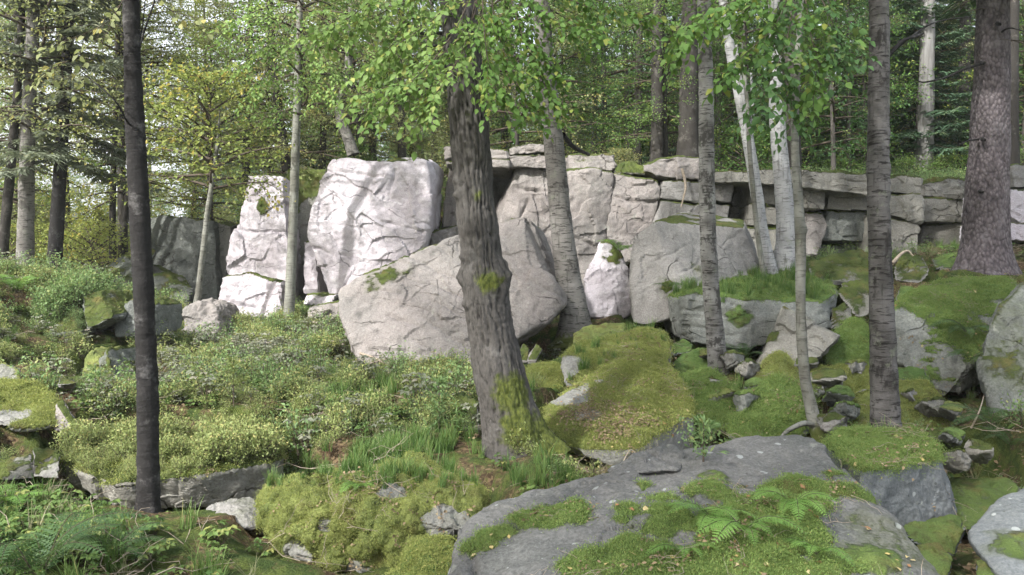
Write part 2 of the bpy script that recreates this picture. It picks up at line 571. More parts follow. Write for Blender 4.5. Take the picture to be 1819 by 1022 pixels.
gx = _axis([(-160, -40, 8), (-40, -12, .8), (-12, -8, .2), (-8, 9, .075), (9, 13, .2), (13, 40, .8), (40, 160, 8)])
gy = _axis([(-60, -20, 5), (-20, 0, .8), (0, 3, .25), (3, 15, .085), (15, 21, .15), (21, 45, .7), (45, 220, 8)])
def ground_mat():
    t = NT('forest_floor')
    p = t.pos()
    n = t.noise(p, 2.2, 6, .65)
    n2 = t.noise(p, 26, 6, .7)
    soil = t.mix(t.ramp(n2, .3, .7), (.045, .032, .02), (.15, .105, .065))
    v = t.n('TexVoronoi', {'Vector': p, 'Scale': 38.0})
    sep = t.n('SeparateColor', {0: v.outputs['Color']})
    soil = t.mix(t.math('MULTIPLY', t.math('GREATER_THAN', sep.outputs[0], .72), .6), soil, (.26, .19, .11))
    moss = t.mix(t.ramp(t.noise(p, 7, 5, .6), .35, .65), (.13, .165, .045), (.06, .095, .03))
    moss = t.mix(t.ramp(t.noise(p, 90, 3, .7), .3, .7), t.mix(.6, moss, (.01, .015, .004)), moss)
    col = t.mix(t.ramp(t.math('ADD', n, t.math('MULTIPLY', t.math('SUBTRACT', n2, .5), .35)), .40, .54), soil, moss)
    h = t.math('ADD', n2, t.math('MULTIPLY', t.noise(p, 80, 4, .7), .5))
    t.diffuse(col, t.bump(h, 1.0, .04), .95, .1)
    return t.m


M['ground'] = ground_mat()
# ------------------------------------------------------------------ rocks
ROCKS = {}          # name key -> dict(planes, V, N, moss, F) for planting and placing


def hull_planes(P):
    bm = bmesh.new()
    for p in P:
        bm.verts.new(p)
    r = bmesh.ops.convex_hull(bm, input=bm.verts)
    c = np.mean(P, axis=0)
    pl = []
    bm.normal_update()
    for f in bm.faces:
        if f.calc_area() < 1e-5:
            continue
        n = np.array(f.normal); q = np.array(f.verts[0].co)
        o = n @ (q - c)
        if o < 0:
            n, o = -n, -o
        for m_, k_ in pl:
            if m_ @ n > .985 and abs(o - k_) < .05 * (o + k_):
                break
        else:
            pl.append((n, o))
    bm.free()
    return c, np.array([a for a, b in pl]), np.array([b for a, b in pl])


def cube_sphere(n):
    g = np.tan(np.linspace(-1, 1, n + 1) * math.pi / 4)
    a, b = np.meshgrid(g, g)
    a, b = a.ravel(), b.ravel()
    o = np.ones_like(a)
    V = np.concatenate([np.c_[o, a, b], np.c_[-o, -a, b], np.c_[-a, o, b], np.c_[a, -o, b], np.c_[-b, a, o], np.c_[b, a, -o]])
    i = (np.arange(n)[:, None] * (n + 1) + np.arange(n)[None, :]).ravel()
    q = np.stack([i, i + 1, i + n + 2, i + n + 1], 1)
    F = np.concatenate([q + k * (n + 1) ** 2 for k in range(6)])
    key = np.round(V, 5)
    _, first, inv = np.unique(key, axis=0, return_index=True, return_inverse=True)
    return V[first], inv.ravel()[F]


_cs = {}


def vnormals(V, F):
    fn = np.cross(V[F[:, 2]] - V[F[:, 0]], V[F[:, 3]] - V[F[:, 1]])
    N = np.zeros_like(V)
    for k in range(4):
        for a in range(3):
            N[:, a] += np.bincount(F[:, k], fn[:, a], len(V))
    return unit(N)


def rock_shape(pts, n=40, k=22, rough=.05, fine=.012, crack=.0, cdir=(.25, .1, 1), cgap=.35, moss=None, patches=(), bare=(), cuts=(), facet=.04, seed=0, thickmoss=.018, chip=.03):
    """A weathered stone between the given corner points.
    moss = (threshold on the upward normal, softness, strength)."""
    pts = np.array(pts, float)
    c, PN, PO = hull_planes(pts)
    if n not in _cs:
        _cs[n] = cube_sphere(n)
    D, F = _cs[n]
    ext = np.ptp(pts, axis=0) * .5 + .02
    d = D * ext[None, :]
    L = np.linalg.norm(d, axis=1)[:, None]
    d = d / L
    size = float(np.mean(ext))
    # facets: every hull plane waves a little on its own
    cosn = d @ PN.T
    so = seed * 7.31
    wob = np.ones_like(cosn)
    hit0 = (1 / np.maximum(np.max(np.maximum(cosn, 1e-4) / PO[None, :], axis=1), 1e-6))[:, None] * d
    fl = np.stack([perlin(hit0 / size * 1.3 + so + q * 11.7) for q in range(4)], 1)
    wob = 1 + facet * fl @ np.random.default_rng(seed + 2).normal(size=(4, len(PO))) * .6
    s = np.maximum(cosn, 1e-4) / (PO[None, :] * wob)
    r = (s ** k).sum(1) ** (-1.0 / k) * 1.7 ** (1.0 / k)
    V = c + r[:, None] * d
    N = vnormals(V, F)
    if (N * d).sum(1).mean() < 0:
        F = F[:, ::-1]; N = -N
    N0 = N
    p = V + so
    disp = size * rough * (fbm(p / size * 1.7, 4) + .6 * np.abs(fbm(p / size * 3.5 + 31, 3)) - .2)
    disp += fine * fbm(p * 7.0, 4)
    if chip:
        cg = np.random.default_rng(seed + 5)
        q = V + .08 * size * np.c_[perlin(p / size * 3), perlin(p / size * 3 + 7), perlin(p / size * 3 + 13)]
        for cn, am in ((16, 1.0), (70, .5), (200, .22))[:2 if n < 40 else 3]:
            sd = V[cg.integers(0, len(V), cn)]
            d2 = (q ** 2).sum(1)[:, None] + (sd ** 2).sum(1)[None] - 2 * q @ sd.T
            w = np.argmin(d2, 1)
            tl = cg.normal(size=(cn, 3)) * .55
            cell = size * 2.2 / math.sqrt(cn)
            disp += np.clip(size, .25, 1.3) * chip * am * (.5 * cg.normal(size=cn)[w] + np.clip(((V - sd[w]) * tl[w]).sum(1) / cell, -1.2, 1.2))
    if crack:
        cd = np.array(cdir, float); cd /= np.linalg.norm(cd)
        w = (p @ cd) / cgap + .55 * perlin(p / size * 1.1 + 3) + .12 * perlin(p * 4 + 8)
        a = np.abs(w - np.round(w)) * cgap
        mask = sstep(-.05, .25, perlin(p / size * 1.6 + 40))
        disp -= crack * np.exp(-(a / .03) ** 2) * mask
        lay = perlin(np.c_[np.round(w) * 3.7, p[:, 0] * .6, p[:, 1] * .6])
        disp += crack * .55 * lay
    for (poly, wd_, dp) in cuts:
        poly = np.array(poly)
        dist = np.full(len(V), 9.0)
        wig = .03 * np.c_[perlin(p * 5), perlin(p * 5 + 9), perlin(p * 5 + 21)]
        for a, b in zip(poly[:-1], poly[1:]):
            ab = b - a
            t = np.clip(((V + wig - a) @ ab) / (ab @ ab), 0, 1)
            dist = np.minimum(dist, np.linalg.norm(V + wig - a - t[:, None] * ab, axis=1))
        disp -= dp * np.exp(-(dist / wd_) ** 2)
    V = V + N * disp[:, None]
    N = vnormals(V, F)
    mo = np.zeros(len(V))
    if moss:
        thr, soft, st = moss
        mo = st * sstep(thr - soft, thr + soft, N0[:, 2] * .75 + N[:, 2] * .25 + .2 * fbm(p * 1.6, 3))
    for (q, rad, st) in patches:
        dd = np.linalg.norm(V - np.array(q), axis=1) / rad
        mo = np.maximum(mo, st * sstep(1.35, .55, dd + .75 * fbm(p * 3.0, 4)))
    for (q, rad, st) in bare:
        dd = np.linalg.norm(V - np.array(q), axis=1) / rad
        mo *= 1 - st * sstep(1.25, .75, dd + .3 * fbm(p * 4.0, 3))
    lump = np.clip(mo - .35, 0, 1) * thickmoss * (1.0 + 1.2 * perlin(p * 9) + .7 * perlin(p * 22))
    V = V + N * lump[:, None]
    return dict(V=V, F=F, N=vnormals(V, F), moss=mo, c=c, PN=PN, PO=PO, pts=pts)


def rock_obj(name, sh, mat, parent=None, label=None, cat='rock', group=None, key=None):
    base = np.array((sh['c'][0], sh['c'][1], sh['V'][:, 2].min()))
    loc = base
    if parent is not None:
        loc = base - np.array(parent.location)
    me = mk_mesh(name, sh['V'] - base, sh['F'], [mat], vattr={'moss': sh['moss']})
    me.set_sharp_from_angle(angle=.45)
    o = obj(name, me, parent, loc, label, cat if parent is None else None, group)
    ROCKS[key or o.name] = sh
    sh['obj'] = o
    return o


def front(poly, thick=1.5, sink=0.0, shrink=1.0, lift=0.0):
    """Front outline (px, py, d) and the same outline set back by thick metres."""
    A = np.array([W(*q) for q in poly])
    c = A.mean(0)
    B = c + (A - c) * shrink + np.array((0, thick, lift))
    return np.vstack([A, B])


def hit(key, px, py):
    """Where the sight line through (px, py) meets a stone."""
    sh = ROCKS[key]
    v = ray(px, py)
    o = np.array((0, 0, CAMZ))
    t = (sh['V'] - o) @ v
    dist = np.linalg.norm(sh['V'] - o - t[:, None] * v, axis=1)
    facing = (sh['N'] @ v) < .05
    sc = dist + .05 * (t - t.min()) + (~facing) * 5
    k = int(np.argmin(sc))
    return sh['V'][k], sh['N'][k]


# ---- the cliff: courses of jointed blocks
CB = W(900, 560, 17)
cliff = thing('rock_cliff', 'long jointed sandstone cliff across the picture, pale left and grey right', 'cliff', CB)


def block(poly, mat='rose', thick=2.6, label=None, n=44, key=None, shrink=1.0, lift=0, extra=(), **kw):
    P = front(poly, thick, shrink=shrink, lift=lift)
    if len(extra):
        P = np.vstack([P] + [W(*e)[None] for e in extra])
    kw.setdefault('k', 46)
    kw.setdefault('rough', .02)
    kw.setdefault('facet', .02)
    kw.setdefault('chip', .035 if W(*poly[0])[0] < 4.5 else .055)
    kw.setdefault('moss', (.8, .15, .9))
    kw.setdefault('seed', len(ROCKS))
    sh = rock_shape(P, n=n, **kw)
    return rock_obj('block', sh, M[mat], cliff, label, key=key)


def cut(poly, w=.035, dp=.07):
    return ([W(*q) for q in poly], w, dp)


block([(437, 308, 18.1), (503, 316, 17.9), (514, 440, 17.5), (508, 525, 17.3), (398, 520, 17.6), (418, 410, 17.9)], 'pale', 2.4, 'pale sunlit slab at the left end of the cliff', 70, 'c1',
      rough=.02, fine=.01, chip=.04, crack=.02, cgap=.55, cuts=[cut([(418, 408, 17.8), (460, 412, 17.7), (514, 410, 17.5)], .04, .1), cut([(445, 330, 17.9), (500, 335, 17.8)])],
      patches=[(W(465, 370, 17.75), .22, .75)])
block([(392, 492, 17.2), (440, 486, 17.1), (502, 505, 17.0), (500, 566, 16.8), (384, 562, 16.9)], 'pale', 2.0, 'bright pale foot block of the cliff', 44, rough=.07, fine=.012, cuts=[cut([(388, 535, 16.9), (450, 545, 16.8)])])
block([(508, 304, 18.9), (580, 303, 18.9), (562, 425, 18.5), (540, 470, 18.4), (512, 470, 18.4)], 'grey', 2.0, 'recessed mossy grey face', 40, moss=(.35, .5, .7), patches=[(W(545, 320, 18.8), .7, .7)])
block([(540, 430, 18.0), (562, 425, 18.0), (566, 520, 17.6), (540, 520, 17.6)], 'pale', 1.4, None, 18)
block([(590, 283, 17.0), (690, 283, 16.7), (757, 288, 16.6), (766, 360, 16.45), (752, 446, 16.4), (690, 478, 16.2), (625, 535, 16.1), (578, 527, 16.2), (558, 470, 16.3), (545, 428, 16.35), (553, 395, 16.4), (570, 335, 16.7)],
      'pale', 2.4, 'largest pale craggy block of the cliff', 92, 'c2', rough=.02, fine=.01, chip=.04, crack=.02, cdir=(.35, .1, 1), cgap=.6, extra=[(789, 297, 18.2), (767, 440, 17.9)],
      cuts=[cut([(625, 380, 16.6), (680, 395, 16.4), (750, 412, 16.4)], .04, .13), cut([(552, 440, 16.3), (610, 455, 16.3), (670, 452, 16.3)], .04, .09), cut([(570, 305, 16.9), (680, 313, 16.6)], .04, .07), cut([(700, 300, 16.6), (690, 370, 16.5), (715, 440, 16.4)], .05, .08)],
      moss=(.9, .1, .9))
block([(600, 522, 15.9), (585, 545, 15.8), (540, 540, 15.8), (545, 525, 16)], 'pale', 1.2, None, 20)
block([(548, 545, 15.6), (605, 535, 15.5), (610, 565, 15.4), (545, 565, 15.4)], 'rose', 1.0, None, 20)
block([(799, 272, 18.4), (868, 282, 18.2), (870, 402, 17.9), (790, 405, 17.9), (792, 330, 18.1)], 'rose', 2.2, None, 40, rough=.045)
block([(868, 300, 18.9), (915, 305, 18.9), (900, 420, 18.6), (866, 420, 18.6)], 'green', 1.8, None, 24)
block([(766, 412, 17.2), (815, 400, 17.2), (822, 450, 17.0), (765, 445, 17.0)], 'rose', 1.4, None, 24, rough=.07)
for q in [[(790, 262, 17.6), (866, 262, 17.3), (900, 270, 17.2), (902, 282, 17.15), (790, 283, 17.5)], [(793, 285, 17.5), (905, 284, 17.0), (906, 300, 16.95), (868, 296, 17.1), (793, 292, 17.5)],
          [(908, 261, 17.3), (930, 257, 17.2), (978, 256, 17.3), (980, 270, 17.2), (906, 275, 17.2)], [(905, 277, 17.15), (982, 272, 17.15), (984, 300, 17.1), (904, 297, 17.1)]]:
    block(q, 'rose', 1.6, 'thin cap slab on top of the cliff', 30, rough=.06, crack=.03, cgap=.14, k=34)
block([(922, 299, 17.4), (1000, 303, 17.25), (1089, 309, 17.3), (1087, 372, 17.15), (1070, 425, 17.0), (1055, 500, 16.9), (1035, 560, 16.8), (905, 565, 16.9), (885, 395, 17.0), (905, 345, 17.3)],
      'rose', 2.6, 'broad rose tinted face in the middle of the cliff', 84, 'c4', rough=.035, fine=.012, extra=[(893, 400, 17.9), (916, 303, 18.2)],
      cuts=[cut([(912, 333, 17.2), (960, 340, 17.15), (1089, 350, 17.2)], .04, .12), cut([(930, 430, 17), (985, 408, 17), (1060, 440, 17)], .04, .06), cut([(940, 350, 17.1), (920, 400, 17.0)], .03, .06)])
block([(1093, 311, 17.35), (1175, 321, 17.2), (1168, 372, 17.1), (1148, 430, 17.0), (1110, 470, 16.9), (1066, 470, 16.95), (1078, 410, 17.0), (1091, 372, 17.2)], 'rose', 2.4, None, 52, rough=.035, fine=.01,
      cuts=[cut([(1092, 350, 17.15), (1130, 358, 17.1), (1172, 357, 17.1)], .04, .1)], moss=(.6, .4, .8))
block([(1179, 322, 17.2), (1252, 326, 17.1), (1250, 360, 17.0), (1174, 352, 17.1)], 'grey', 2.4, None, 34)
block([(1173, 356, 17.1), (1250, 364, 17.0), (1246, 440, 16.9), (1150, 440, 16.9)], 'grey', 2.4, None, 34, moss=(.5, .5, .7))
block([(1255, 326, 17.0), (1303, 329, 17.0), (1297, 360, 16.9), (1254, 356, 16.9)], 'grey', 2.2, None, 26)
block([(1253, 361, 16.9), (1298, 365, 16.9), (1287, 404, 16.8), (1252, 402, 16.8)], 'grey', 2.2, None, 26)
block([(1305, 330, 17.8), (1330, 330, 17.8), (1326, 366, 17.7), (1298, 366, 17.7)], 'green', 1.6, None, 18)
block([(1297, 369, 17.7), (1326, 369, 17.7), (1320, 430, 17.5), (1285, 430, 17.5)], 'green', 1.6, None, 18)
block([(1010, 279, 17.8), (1040, 274, 17.7), (1088, 276, 17.8), (1094, 303, 17.6), (1010, 300, 17.6)], 'rose', 1.5, 'rounded top stone along the cliff edge', 30, k=20, rough=.07, moss=(.6, .3, 1))
block([(1147, 291, 17.5), (1175, 280, 17.4), (1255, 280, 17.4), (1255, 320, 17.2), (1180, 316, 17.2), (1146, 304, 17.3)], 'rose', 1.6, 'rounded top stone along the cliff edge', 34, k=20, rough=.06, moss=(.75, .25, 1))
block([(1092, 300, 17.6), (1120, 285, 17.7), (1146, 296, 17.6), (1146, 310, 17.4), (1095, 308, 17.4)], 'green', 1.2, None, 22, k=18, rough=.08, moss=(.2, .5, 1))
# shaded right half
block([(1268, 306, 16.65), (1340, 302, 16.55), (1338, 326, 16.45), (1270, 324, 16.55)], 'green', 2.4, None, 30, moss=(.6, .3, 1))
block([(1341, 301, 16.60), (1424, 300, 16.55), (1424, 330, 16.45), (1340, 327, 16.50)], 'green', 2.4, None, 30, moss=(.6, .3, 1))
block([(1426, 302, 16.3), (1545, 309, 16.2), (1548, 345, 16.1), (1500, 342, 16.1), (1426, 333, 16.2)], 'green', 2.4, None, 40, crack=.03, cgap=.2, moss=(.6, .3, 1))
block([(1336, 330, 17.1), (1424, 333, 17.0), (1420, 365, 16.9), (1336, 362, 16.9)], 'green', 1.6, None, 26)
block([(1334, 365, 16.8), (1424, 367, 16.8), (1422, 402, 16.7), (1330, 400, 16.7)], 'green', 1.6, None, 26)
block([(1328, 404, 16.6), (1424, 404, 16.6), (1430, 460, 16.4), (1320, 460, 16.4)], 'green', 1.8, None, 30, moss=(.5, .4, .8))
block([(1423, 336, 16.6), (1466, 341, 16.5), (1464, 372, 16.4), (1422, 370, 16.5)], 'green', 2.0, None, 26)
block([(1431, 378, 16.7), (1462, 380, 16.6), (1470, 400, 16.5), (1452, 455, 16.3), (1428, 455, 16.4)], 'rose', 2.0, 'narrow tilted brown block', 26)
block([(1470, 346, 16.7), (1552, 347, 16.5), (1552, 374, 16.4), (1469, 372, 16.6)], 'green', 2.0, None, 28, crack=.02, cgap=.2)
block([(1472, 376, 16.7), (1552, 378, 16.6), (1550, 432, 16.5), (1450, 430, 16.5)], 'wet_shade', 2.0, 'damp dark face with pale lichen', 30)
block([(1448, 434, 16.9), (1552, 434, 16.8), (1552, 458, 16.6), (1445, 458, 16.7)], 'wet_shade', 2.0, None, 26)
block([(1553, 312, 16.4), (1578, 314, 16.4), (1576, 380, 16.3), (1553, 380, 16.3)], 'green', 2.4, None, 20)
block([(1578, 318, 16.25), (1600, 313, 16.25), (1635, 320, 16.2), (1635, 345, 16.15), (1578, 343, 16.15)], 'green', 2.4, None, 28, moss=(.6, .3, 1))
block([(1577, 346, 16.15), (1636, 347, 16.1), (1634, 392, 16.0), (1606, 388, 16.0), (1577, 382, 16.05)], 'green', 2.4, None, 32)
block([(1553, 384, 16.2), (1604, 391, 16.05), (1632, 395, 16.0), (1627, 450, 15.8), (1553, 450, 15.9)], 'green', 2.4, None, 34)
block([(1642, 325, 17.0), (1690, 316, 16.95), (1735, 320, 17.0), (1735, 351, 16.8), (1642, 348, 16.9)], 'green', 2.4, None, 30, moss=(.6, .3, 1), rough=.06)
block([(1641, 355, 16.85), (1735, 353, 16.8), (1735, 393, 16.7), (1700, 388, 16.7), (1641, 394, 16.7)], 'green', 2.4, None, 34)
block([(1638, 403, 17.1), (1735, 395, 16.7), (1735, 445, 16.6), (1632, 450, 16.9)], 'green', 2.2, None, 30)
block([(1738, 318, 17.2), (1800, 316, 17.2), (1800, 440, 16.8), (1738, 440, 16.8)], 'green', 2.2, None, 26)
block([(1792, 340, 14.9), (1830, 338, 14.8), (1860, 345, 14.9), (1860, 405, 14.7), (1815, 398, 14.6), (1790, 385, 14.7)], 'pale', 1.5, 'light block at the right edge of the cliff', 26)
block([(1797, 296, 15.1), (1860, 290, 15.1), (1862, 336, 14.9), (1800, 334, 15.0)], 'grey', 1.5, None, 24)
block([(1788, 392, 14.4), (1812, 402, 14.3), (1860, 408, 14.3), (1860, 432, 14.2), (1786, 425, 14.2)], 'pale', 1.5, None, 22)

# ---- loose boulders; each its own thing
def boulder(key, poly, label, mat='grey', thick=1.2, n=36, extra=(), shrink=.9, lift=0, name='boulder', group=None, cat=None, **kw):
    P = front(poly, thick, shrink=shrink, lift=lift)
    if len(extra):
        P = np.vstack([P] + [W(*e)[None] for e in extra])
    kw.setdefault('seed', len(ROCKS))
    kw.setdefault('moss', (.75, .25, .9))
    sh = rock_shape(P, n=n, **kw)
    return rock_obj(name, sh, M[mat], None, label, cat or name, group, key)


def hullrock(key, pts, label, mat='grey', n=36, name='boulder', cat=None, group=None, **kw):
    """Corner points given one by one."""
    kw.setdefault('seed', len(ROCKS))
    kw.setdefault('moss', (.75, .25, .9))
    sh = rock_shape([W(*q) for q in pts], n=n, **kw)
    return rock_obj(name, sh, M[mat], None, label, cat or name, group, key)


hullrock('slab', [(598, 516, 12.3), (640, 489, 12.6), (790, 432, 12.9), (888, 396, 13.0), (934, 388, 13.0), (944, 430, 12.6), (970, 490, 12.3), (1000, 545, 12.2), (985, 562, 12.1), (918, 606, 11.7), (838, 660, 11.5), (700, 650, 11.5), (640, 640, 11.6), (612, 590, 11.8),
                  (960, 412, 14.2), (1004, 530, 13.8), (640, 500, 14.4), (940, 600, 14.0), (640, 640, 14)],
         'large pale leaning sandstone boulder behind the central trunk', 'rose', 92, rough=.02, fine=.01, chip=.028, k=46, crack=.03, cdir=(.45, .2, 1), cgap=.33, facet=.03,
         cuts=[cut([(690, 560, 11.9), (740, 580, 11.8), (780, 578, 11.8)], .03, .06), cut([(640, 620, 11.7), (720, 628, 11.6), (830, 640, 11.6)], .04, .08), cut([(905, 555, 12), (945, 530, 12.2)], .03, .09), cut([(790, 600, 11.7), (830, 580, 11.7)], .03, .05)],
         moss=(.93, .1, .8), patches=[(W(690, 485, 12.45), .28, .62), (W(660, 510, 12.3), .15, .55)])
hullrock('lean', [(1060, 440, 14.8), (1082, 428, 14.9), (1112, 465, 14.6), (1120, 500, 14.5), (1120, 556, 14.3), (1100, 570, 14.2), (1042, 560, 14.2), (1040, 505, 14.5), (1075, 430, 16), (1120, 560, 16), (1040, 560, 16)],
         'bright pointed slab leaning on the cliff, ferns on its shoulder', 'pale', 40, rough=.05, fine=.02, patches=[(W(1100, 450, 14.6), .3, .7)])
hullrock('wedge', [(1123, 425, 13.4), (1166, 391, 13.3), (1176, 440, 12.95), (1182, 503, 12.75), (1128, 520, 13.0), (1124, 575, 12.7), (1150, 580, 12.55), (1215, 552, 12.5), (1250, 545, 12.5), (1240, 398, 13.5), (1322, 404, 13.9), (1347, 470, 13.8), (1345, 500, 13.5), (1330, 540, 13.3),
                  (1180, 400, 15.2), (1330, 410, 15.2), (1130, 560, 15), (1340, 540, 15)],
         'tall angular block with a bright left face beside the birch', 'grey', 72, rough=.015, fine=.01, chip=.014, k=60, crack=.02, cdir=(-.6, .1, 1), cgap=.5, facet=.02, moss=(.9, .1, .8), patches=[(W(1190, 512, 12.75), .2, .7), (W(1240, 480, 12.9), .2, .45)])
boulder('terr', [(1210, 530, 11.7), (1240, 520, 11.6), (1330, 535, 11.3), (1470, 538, 11.5), (1484, 520, 11.9), (1475, 585, 11.5), (1380, 612, 11.2), (1300, 620, 11.2), (1228, 610, 11.4)], 'wide block with thick grass and moss top below the white birches', 'mossg', 2.2, 66,
        extra=[(1240, 503, 13.4), (1300, 490, 13.8), (1440, 488, 13.8), (1484, 512, 13.2)], shrink=.97, rough=.04, k=30, crack=.03, cgap=.22, moss=(.62, .2, 1.0), patches=[(W(1310, 565, 11.3), .16, .6)])
hullrock('tri', [(1392, 546, 10.7), (1400, 553, 10.5), (1492, 596, 10.2), (1462, 632, 10.0), (1420, 655, 9.9), (1345, 648, 10.3), (1372, 600, 10.6), (1392, 548, 11.8), (1490, 600, 11.8), (1350, 645, 11.8), (1450, 650, 11.6)],
         'steep triangular dark boulder with a mossy left edge', 'green', 48, rough=.03, k=50, facet=.02, moss=(.9, .15, .7), patches=[(W(1365, 600, 10.5), .16, .8)])
hullrock('rmoss', [(1588, 555, 10.3), (1600, 545, 10.3), (1660, 575, 10.0), (1732, 640, 9.6), (1716, 665, 9.5), (1684, 708, 9.3), (1640, 690, 9.5), (1590, 640, 10.0), (1640, 508, 11.7), (1790, 492, 11.7), (1803, 520, 11.2), (1745, 620, 10.0), (1590, 560, 12), (1800, 650, 11.5), (1600, 650, 11.5)],
         'big tilted block with a bright green moss roof at the right', 'mossg', 84, rough=.03, k=44, facet=.025, fine=.02, moss=(.72, .1, 1.2), crack=.015)
hullrock('redge', [(1742, 605, 8.7), (1768, 552, 8.9), (1819, 500, 9.1), (1900, 480, 9.2), (1960, 560, 9.0), (1960, 760, 8.2), (1850, 770, 8.0), (1765, 750, 8.2), (1745, 680, 8.4), (1800, 560, 10.6), (1950, 520, 10.6), (1780, 740, 10)],
         'tall rounded dark boulder cut off by the right picture edge', 'wet_shade', 60, rough=.03, k=16, moss=(.7, .4, .75))
hullrock('mossbig', [(1060, 664, 8.9), (1120, 628, 9.5), (1172, 620, 9.4), (1200, 680, 8.8), (1230, 732, 8.2), (1230, 812, 8.1), (1138, 850, 7.4), (1085, 830, 7.3), (1000, 790, 7.5), (965, 745, 7.9), (975, 718, 8.2), (1140, 795, 7.25), (1000, 790, 9), (1220, 780, 9.3), (1050, 700, 9.6)],
         'big tilted mossy boulder strewn with yellow leaves right of the central trunk', 'mossy', 84, rough=.03, k=44, fine=.012, facet=.02, chip=.02, moss=(.6, .15, 1.05), bare=[(W(1010, 700, 8.3), .26, 1.0), (W(1065, 690, 8.6), .1, .9), (W(1040, 740, 7.9), .16, .7)])
hullrock('mossback', [(1000, 632, 9.6), (1012, 620, 9.8), (1060, 606, 10.0), (1132, 586, 10.2), (1176, 590, 10.2), (1195, 622, 9.9), (1180, 660, 9.5), (1090, 665, 9.2), (1010, 690, 9.2), (1000, 668, 9.3), (1140, 592, 11.2), (1010, 650, 11), (1190, 650, 11)],
         'humped mossy boulder behind the big tilted one', 'mossy', 56, rough=.05, k=24, moss=(.45, .3, 1.1), bare=[(W(1008, 650, 9.4), .2, .9)])
hullrock('mossr', [(1192, 680, 9.0), (1225, 662, 9.3), (1262, 660, 9.3), (1312, 702, 8.7), (1318, 730, 8.5), (1272, 766, 8.1), (1216, 745, 8.4), (1290, 760, 9.4), (1210, 740, 9.6)],
         'low green moss slab beside the foot of the spotted birch', 'mossg', 44, rough=.04, k=26, moss=(.5, .25, 1.1))
hullrock('mound', [(1296, 775, 8.0), (1312, 728, 8.3), (1338, 695, 8.6), (1382, 670, 8.8), (1432, 688, 8.7), (1442, 730, 8.4), (1425, 775, 7.9), (1340, 790, 7.7), (1330, 760, 9.6), (1440, 760, 9.6)],
         'rounded mossy mound stone left of the thin crooked trunk', 'mossg', 48, rough=.06, k=20, moss=(.45, .35, 1.1))
hullrock('mini', [(1340, 668, 9.9), (1362, 640, 10), (1378, 627, 10), (1408, 645, 9.9), (1424, 672, 9.7), (1350, 690, 9.6), (1410, 690, 9.6), (1380, 640, 10.7), (1410, 690, 10.6), (1345, 690, 10.6)],
         'small peaked mossy stone under the triangular boulder', 'mossy', 28, rough=.05, k=18, moss=(-.2, .4, 1.0))
hullrock('behindb', [(1518, 716, 8.8), (1560, 690, 9.0), (1642, 679, 9.1), (1670, 712, 8.8), (1686, 760, 8.4), (1640, 790, 8.1), (1530, 790, 8.1), (1640, 690, 10), (1540, 780, 9.6), (1690, 780, 9.6)],
         'mossy olive boulder behind the foot of the dark banded birch', 'mossy', 44, rough=.04, k=30, moss=(.35, .5, .85))
hullrock('greenface', [(1488, 585, 10.9), (1520, 570, 11), (1555, 600, 10.7), (1552, 650, 10.2), (1480, 655, 10.2), (1462, 635, 10.4), (1520, 580, 11.8), (1560, 650, 11.6)],
         'bright moss covered stone between the triangular boulder and the banded birch', 'mossg', 36, rough=.05, k=20, moss=(-.3, .5, 1.1))
hullrock('low1', [(1432, 665, 9.8), (1480, 650, 10), (1545, 655, 10), (1552, 690, 9.5), (1500, 712, 9.2), (1440, 700, 9.4), (1500, 680, 10.6)],
         'flat mossy stone behind the thin crooked trunk', 'mossy', 28, rough=.06, k=14, moss=(.0, .4, 1.1))
hullrock('low2', [(1592, 650, 9.6), (1640, 656, 9.5), (1660, 690, 9.2), (1600, 700, 9.1), (1585, 680, 9.3), (1630, 680, 10)], 'small grey stone under the mossy roofed block', 'mossg', 26, rough=.06, k=16)
hullrock('mtop', [(1462, 800, 6.4), (1500, 772, 6.9), (1622, 768, 6.9), (1662, 798, 6.3), (1668, 815, 6.0), (1524, 846, 5.65), (1698, 908, 6.0), (1694, 950, 5.95), (1548, 965, 5.6), (1470, 900, 6.2), (1500, 900, 6.9), (1690, 900, 6.9)],
         'squarish boulder with a moss cap full of yellow leaves in front of the banded birch', 'slate', 66, chip=.012, rough=.03, k=34, facet=.03, moss=(.66, .15, 1.2), fine=.012, thickmoss=.03, cuts=[cut([(1560, 870, 5.6), (1690, 866, 5.8)], .025, .03)])
